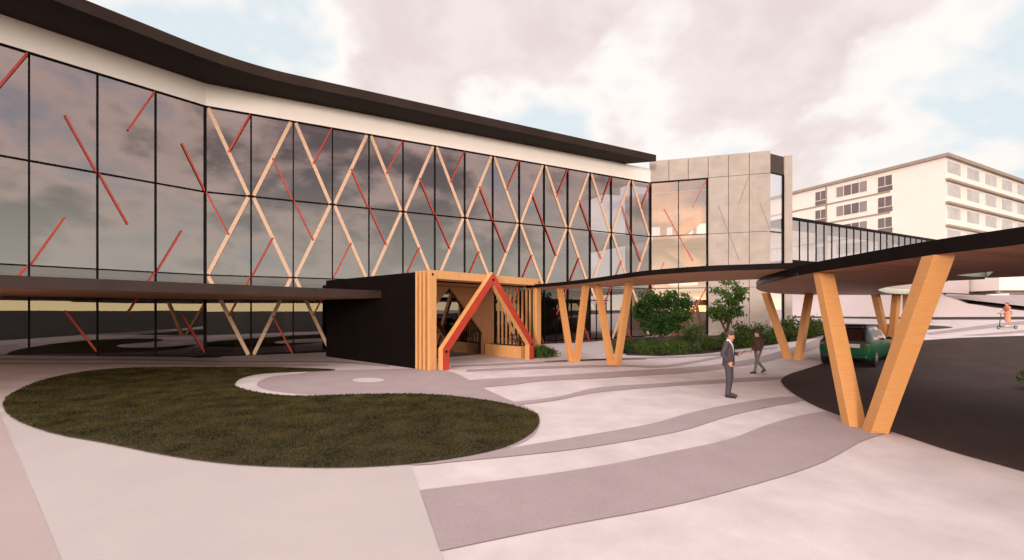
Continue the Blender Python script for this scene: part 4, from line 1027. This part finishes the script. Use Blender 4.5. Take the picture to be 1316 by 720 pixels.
for sd in 'LR': m = MB(); shoe(m, J['an'+sd], J['to'+sd]); m.v = [(a, b, max(c, .004)) for a, b, c in m.v]; remesh(scaled(m, s), 'shoe', M['leather'], wk, .009*s, 2)
wk.location = (x, y, g(x, y)+.004); wk.rotation_euler = (0, 0, R(96))

# rider on a kick scooter
x, y = gp(1294.5, 423); gz = g(x, y)
sc_ = thing('kick_scooter', 'dark kick scooter ridden by the woman in the peach dress beyond the driveway', 'scooter', (x, y, gz), R(88))
def sb(m, name, mm, par=sc_): return m.build(name, mm, par, off=(0, 0, 0))
m = MB(); m.box(-.09, .09, -.45, .42, .11, .16); sb(m, 'deck', M['metal'])
for yy in (-.55, .58):
    m = MB(); m.ring((0, yy, .115), (1, 0, 0), .085, .030, 20, 8); w = sb(m, 'wheel', M['tyre']); m = MB(); m.disc((0, yy, .115), (1, 0, 0), .06, .03, 12); sb(m, 'hub', M['silver'], w)
m = MB(); m.tube([(0, .40, .15), (0, .52, .26), (0, .41, 1.05)], .026, 8); m.tube([(0, .58, .115), (0, .52, .30)], .022, 8); sb(m, 'stem', M['metal'])
m = MB(); m.tube([(-.26, .38, 1.05), (.26, .38, 1.05)], .017, 8); sb(m, 'handlebar', M['metal'])
m = MB(); m.ob((-.05, -.70, .19), (.10, 0, 0), (0, .22, .03), (0, 0, .012)); sb(m, 'mudguard', M['metal'])
rd = thing('person', 'woman with red hair in a peach dress riding a kick scooter', 'person', (0, 0, 0))
J = dict(shL=(-.165, -.01, 1.40), elL=(-.22, .10, 1.15), wrL=(-.19, .31, 1.0), shR=(.165, -.01, 1.40), elR=(.22, .10, 1.15), wrR=(.19, .31, 1.0),
         hpL=(-.085, 0, .90), knL=(-.07, .05, .48), anL=(-.05, .05, .09), toL=(-.05, .22, .035), hpR=(.085, 0, .90), knR=(.07, -.08, .49), anR=(.05, -.22, .10), toR=(.05, -.06, .035))
s = .96
f = body(rd, J, (0, .03, 1.61), 0, {'L': ((.1, .9, -.1), (0, -.1, -1), (1, 0, 0)), 'R': ((-.1, .9, -.1), (0, -.1, -1), (-1, 0, 0))}, s, M['skin'])
hair(rd, f, s, M['hairr'], long=True)
m = MB(); m.ell([(0, -.06, .36, .125, .17), (0, -.03, .55, .145, .16), (0, 0, .80, .175, .145), (0, 0, .95, .18, .135), (0, 0, 1.08, .145, .112), (0, .008, 1.25, .170, .128), (0, 0, 1.36, .168, .12)], 24); remesh(scaled(m, s), 'dress', M['dress'], rd, .013*s, 3)
m = MB(); m.ell([(0, .004, 1.10, .150, .118), (0, .008, 1.25, .178, .135), (0, 0, 1.38, .172, .125), (0, 0, 1.43, .12, .09)], 24); remesh(scaled(m, s), 'top', M['strap'], rd, .012*s, 2)
for sd in 'LR': m = MB(); shoe(m, J['an'+sd], J['to'+sd], .036); remesh(scaled(m, s), 'shoe', M['shirt'], rd, .009*s, 2)
rd.location = (x, y, gz+.155); rd.rotation_euler = (0, 0, R(88))
bg = thing('shoulder_bag', 'grey blue bag on the back of the woman riding the scooter', 'bag', (0, 0, 0)); m = MB(); m.ell([(0, 0, -.15, .08, .05), (0, 0, -.13, .12, .075), (0, 0, .08, .12, .075), (0, 0, .13, .07, .04)], 14); m.build('bag_body', M['bag'], bg, smooth=True, off=(0, 0, 0))
m = MB(); m.tube([(0, .02, .11), (-.04, .12, .30), (-.04, .20, .34)], .01, 6); m.build('bag_strap', M['bag'], bg, off=(0, 0, 0))
bg.location = (x+.19, y, gz+1.13); bg.rotation_euler = (0, 0, R(88))

# yellow bicycle half hidden behind the column
x, y = gp(1044, 431.5); gz = g(x, y)
by = thing('bicycle', 'yellow bicycle with black wheels parked behind the slanted timber column', 'bicycle', (x, y, gz+.02), R(25))
for yy in (-.52, .52):
    m = MB(); m.ring((0, yy, .33), (1, 0, 0), .30, .03, 28, 8); w = m.build('wheel', M['tyre'], by, smooth=True, off=(0, 0, 0))
    m = MB(); m.disc((0, yy, .33), (1, 0, 0), .04, .09, 10)
    for k in range(8): A = k*math.pi/4; m.tube([(0, yy, .33), (0, yy+.29*math.cos(A), .33+.29*math.sin(A))], .004, 4)
    m.build('hub', M['silver'], w, off=(0, 0, 0))
m = MB()
for a, b in (((0, -.52, .33), (0, -.08, .30)), ((0, -.08, .30), (0, -.22, .80)), ((0, -.08, .30), (0, .38, .80)), ((0, -.20, .74), (0, .37, .84)), ((0, -.52, .33), (0, -.20, .72)), ((0, .52, .33), (0, .36, .95))): m.tube([a, b], .028, 8)
m.build('frame', M['yellow'], by, off=(0, 0, 0))
m = MB(); m.tube([(-.28, .28, 1.02), (0, .36, 1.0), (.28, .28, 1.02)], .016, 8); m.build('handlebar', M['metal'], by, off=(0, 0, 0))
m = MB(); m.ell([(0, -.24, .82, .06, .12), (0, -.24, .86, .08, .14), (0, -.23, .88, .05, .10)], 12); m.build('saddle', M['leather'], by, smooth=True, off=(0, 0, 0))
m = MB(); m.box(-.17, .17, .42, .70, .78, 1.0); m.build('basket', M['yellow'], by, bevel=.02, off=(0, 0, 0))
m = MB(); m.ob((-.04, -.86, .52), (.08, 0, 0), (0, .28, .17), (0, -.01, .015)); m.ob((-.04, -.58, .69), (.08, 0, 0), (0, .26, -.01), (0, 0, .015)); m.build('mudguard', M['yellow'], by, off=(0, 0, 0))

# ------------------------------------------------------------------ sky, sun, camera
SUN_EL, SUN_AZ = 5, (-.32, -.947)
w = bpy.data.worlds.new('World'); scene.world = w; w.use_nodes = True
nt = w.node_tree; nt.nodes.clear(); N, L = nt.nodes, nt.links
def nd(t, **kw):
    n = N.new(t)
    for k, v in kw.items(): setattr(n, k, v)
    return n
def math_(op, a, b=None, c=None):
    n = nd('ShaderNodeMath', operation=op)
    for i, x in enumerate((a, b, c)):
        if x is None: continue
        if isinstance(x, (int, float)): n.inputs[i].default_value = x
        else: L.new(x, n.inputs[i])
    return n.outputs[0]
def mixc(f, a, b, bt='MIX'):
    n = nd('ShaderNodeMix', data_type='RGBA', blend_type=bt)
    for i, x in ((0, f), (6, a), (7, b)):
        if isinstance(x, tuple): n.inputs[i].default_value = (*x, 1)
        elif isinstance(x, (int, float)): n.inputs[i].default_value = x
        else: L.new(x, n.inputs[i])
    return n.outputs[2]
def mapr(x, a, b, c, d, smooth=True):
    n = nd('ShaderNodeMapRange', interpolation_type='SMOOTHSTEP' if smooth else 'LINEAR')
    n.inputs['From Min'].default_value, n.inputs['From Max'].default_value, n.inputs['To Min'].default_value, n.inputs['To Max'].default_value = a, b, c, d
    L.new(x, n.inputs['Value']); return n.outputs['Result']
bgn = nd('ShaderNodeBackground'); outw = nd('ShaderNodeOutputWorld'); L.new(bgn.outputs[0], outw.inputs['Surface'])
sky = nd('ShaderNodeTexSky', sky_type='NISHITA'); sky.sun_disc = False; sky.sun_elevation = R(SUN_EL); sky.sun_rotation = math.atan2(SUN_AZ[0], SUN_AZ[1]); sky.air_density = 1.0; sky.dust_density = 1.0
tc = nd('ShaderNodeTexCoord'); sep = nd('ShaderNodeSeparateXYZ'); L.new(tc.outputs['Generated'], sep.inputs[0])
X_, Y_, Z_ = sep.outputs
den = math_('ADD', math_('MAXIMUM', Z_, 0.0), .42)
cmb = nd('ShaderNodeCombineXYZ'); L.new(math_('DIVIDE', X_, den), cmb.inputs[0]); L.new(math_('DIVIDE', Y_, den), cmb.inputs[1]); cmb.inputs[2].default_value = 3.7
mp = nd('ShaderNodeMapping'); mp.inputs['Location'].default_value = (4.3, 1.15, 0); L.new(cmb.outputs[0], mp.inputs['Vector'])
n1 = nd('ShaderNodeTexNoise'); n1.inputs['Scale'].default_value = 2.0; n1.inputs['Detail'].default_value = 9; n1.inputs['Roughness'].default_value = .52; n1.inputs['Distortion'].default_value = .25; L.new(mp.outputs[0], n1.inputs['Vector'])
n2 = nd('ShaderNodeTexNoise'); n2.inputs['Scale'].default_value = 6.5; n2.inputs['Detail'].default_value = 7; n2.inputs['Roughness'].default_value = .55; L.new(mp.outputs[0], n2.inputs['Vector'])
dens = math_('ADD', math_('MULTIPLY', n1.outputs['Fac'], .75), math_('MULTIPLY', n2.outputs['Fac'], .25))
def lobe(px, py, deg, amount, into):
    d = V((px-CX)/FPX, 1, (CY-py)/FPX).normalized(); c = nd('ShaderNodeCombineXYZ')
    for i in range(3): c.inputs[i].default_value = d[i]
    q = nd('ShaderNodeVectorMath', operation='DOT_PRODUCT'); L.new(tc.outputs['Generated'], q.inputs[0]); L.new(c.outputs[0], q.inputs[1])
    return math_('ADD', into, mapr(q.outputs['Value'], math.cos(R(deg)), math.cos(R(deg*.35)), 0, amount))
for a_ in ((560, 40, 16, .11), (690, 20, 12, .07), (960, 170, 11, .08), (1090, 60, 12, .08), (1130, 225, 9, .05), (790, 175, 6, .03), (640, 150, 7, -.085), (730, 165, 6, -.05), (850, 75, 9, -.07), (370, 55, 9, -.06), (1260, 120, 14, -.06), (960, 235, 5, -.05), (1300, 20, 12, .06)):
    dens = lobe(*a_, dens)
ramp = nd('ShaderNodeValToRGB'); L.new(dens, ramp.inputs['Fac'])
el = ramp.color_ramp.elements; el[0].position = .40; el[0].color = (0, 0, 0, 1); el[1].position = .485; el[1].color = (1, 1, 1, 1)
cover = ramp.outputs['Color']
core = mapr(dens, .49, .58, 0, 1)
# front sky keeps pale, the sky behind the viewer is a warmer low sun sky
back = mapr(Y_, .35, -.35, 0, 1)
blue = mixc(1.0, sky.outputs['Color'], (.105, .105, .105), 'MULTIPLY')
blue = mixc(.85, blue, (.84, .925, .98))
cl_f = mixc(core, (1.0, .95, .915), mixc(mapr(n2.outputs['Fac'], .35, .65, 0, 1), (.795, .685, .67), (.89, .79, .77)))
cl_b = mixc(core, (1.75, 1.36, 1.22), (.54, .45, .47))
clo = mixc(back, cl_f, cl_b)
blue = mixc(back, blue, (.80, .92, 1.15))
col = mixc(cover, blue, clo)
# haze near the horizon ahead, bright yellow band on the horizon behind
hz = mapr(Z_, .0, .30, .75, 0)
col = mixc(math_('MULTIPLY', hz, math_('SUBTRACT', 1.0, back)), col, (.90, .83, .795))
g1 = math_('MULTIPLY', mapr(Z_, .02, .34, 1, 0), back)
col = mixc(math_('MULTIPLY', g1, .78), col, (1.75, 1.78, 1.52))
g2 = math_('MULTIPLY', mapr(Z_, .012, .05, 1, 0), back)
col = mixc(g2, col, (3.6, 2.9, 1.5))
# extra brightness added to the unseen sky overhead, to light the ground
zen = mapr(Z_, .60, .85, 0, 1); col = mixc(zen, col, (1.62, 1.47, 1.47))
sdir = nd('ShaderNodeCombineXYZ'); _h = math.hypot(*SUN_AZ)
for _i, _v in enumerate((SUN_AZ[0]/_h*math.cos(R(14)), SUN_AZ[1]/_h*math.cos(R(14)), math.sin(R(14)))): sdir.inputs[_i].default_value = _v
dp = nd('ShaderNodeVectorMath', operation='DOT_PRODUCT'); L.new(tc.outputs['Generated'], dp.inputs[0]); L.new(sdir.outputs[0], dp.inputs[1])
halo = mapr(dp.outputs['Value'], .80, 1.0, 0, 1)
col = mixc(halo, col, mixc(1.0, col, (1.9, 1.55, 1.25), 'MULTIPLY'))
L.new(col, bgn.inputs['Color']); bgn.inputs['Strength'].default_value = 1.03

ld = bpy.data.lights.new('sun', 'SUN'); ld.energy = 1.95; ld.angle = R(9); ld.color = (1.0, .87, .80)
so = bpy.data.objects.new('sun', ld); COL.objects.link(so)
hd = math.hypot(*SUN_AZ); sv = V(SUN_AZ[0]/hd*math.cos(R(SUN_EL)), SUN_AZ[1]/hd*math.cos(R(SUN_EL)), math.sin(R(SUN_EL)))
so.rotation_euler = sv.to_track_quat('Z', 'Y').to_euler(); so.location = sv*60

cd = bpy.data.cameras.new('camera'); cam = bpy.data.objects.new('camera', cd); COL.objects.link(cam)
cam.location = (0, 0, H); cam.rotation_euler = (R(90), 0, 0); cd.sensor_width = 36; cd.lens = 36*FPX/1316; cd.shift_y = 40/1316; cd.clip_start = .1; cd.clip_end = 8000
scene.camera = cam
scene.view_settings.view_transform = 'Standard'; scene.view_settings.look = 'None'; scene.view_settings.exposure = 0
scene.render.engine = 'CYCLES'; scene.cycles.max_bounces = 8; scene.cycles.transparent_max_bounces = 24; scene.cycles.use_denoising = True
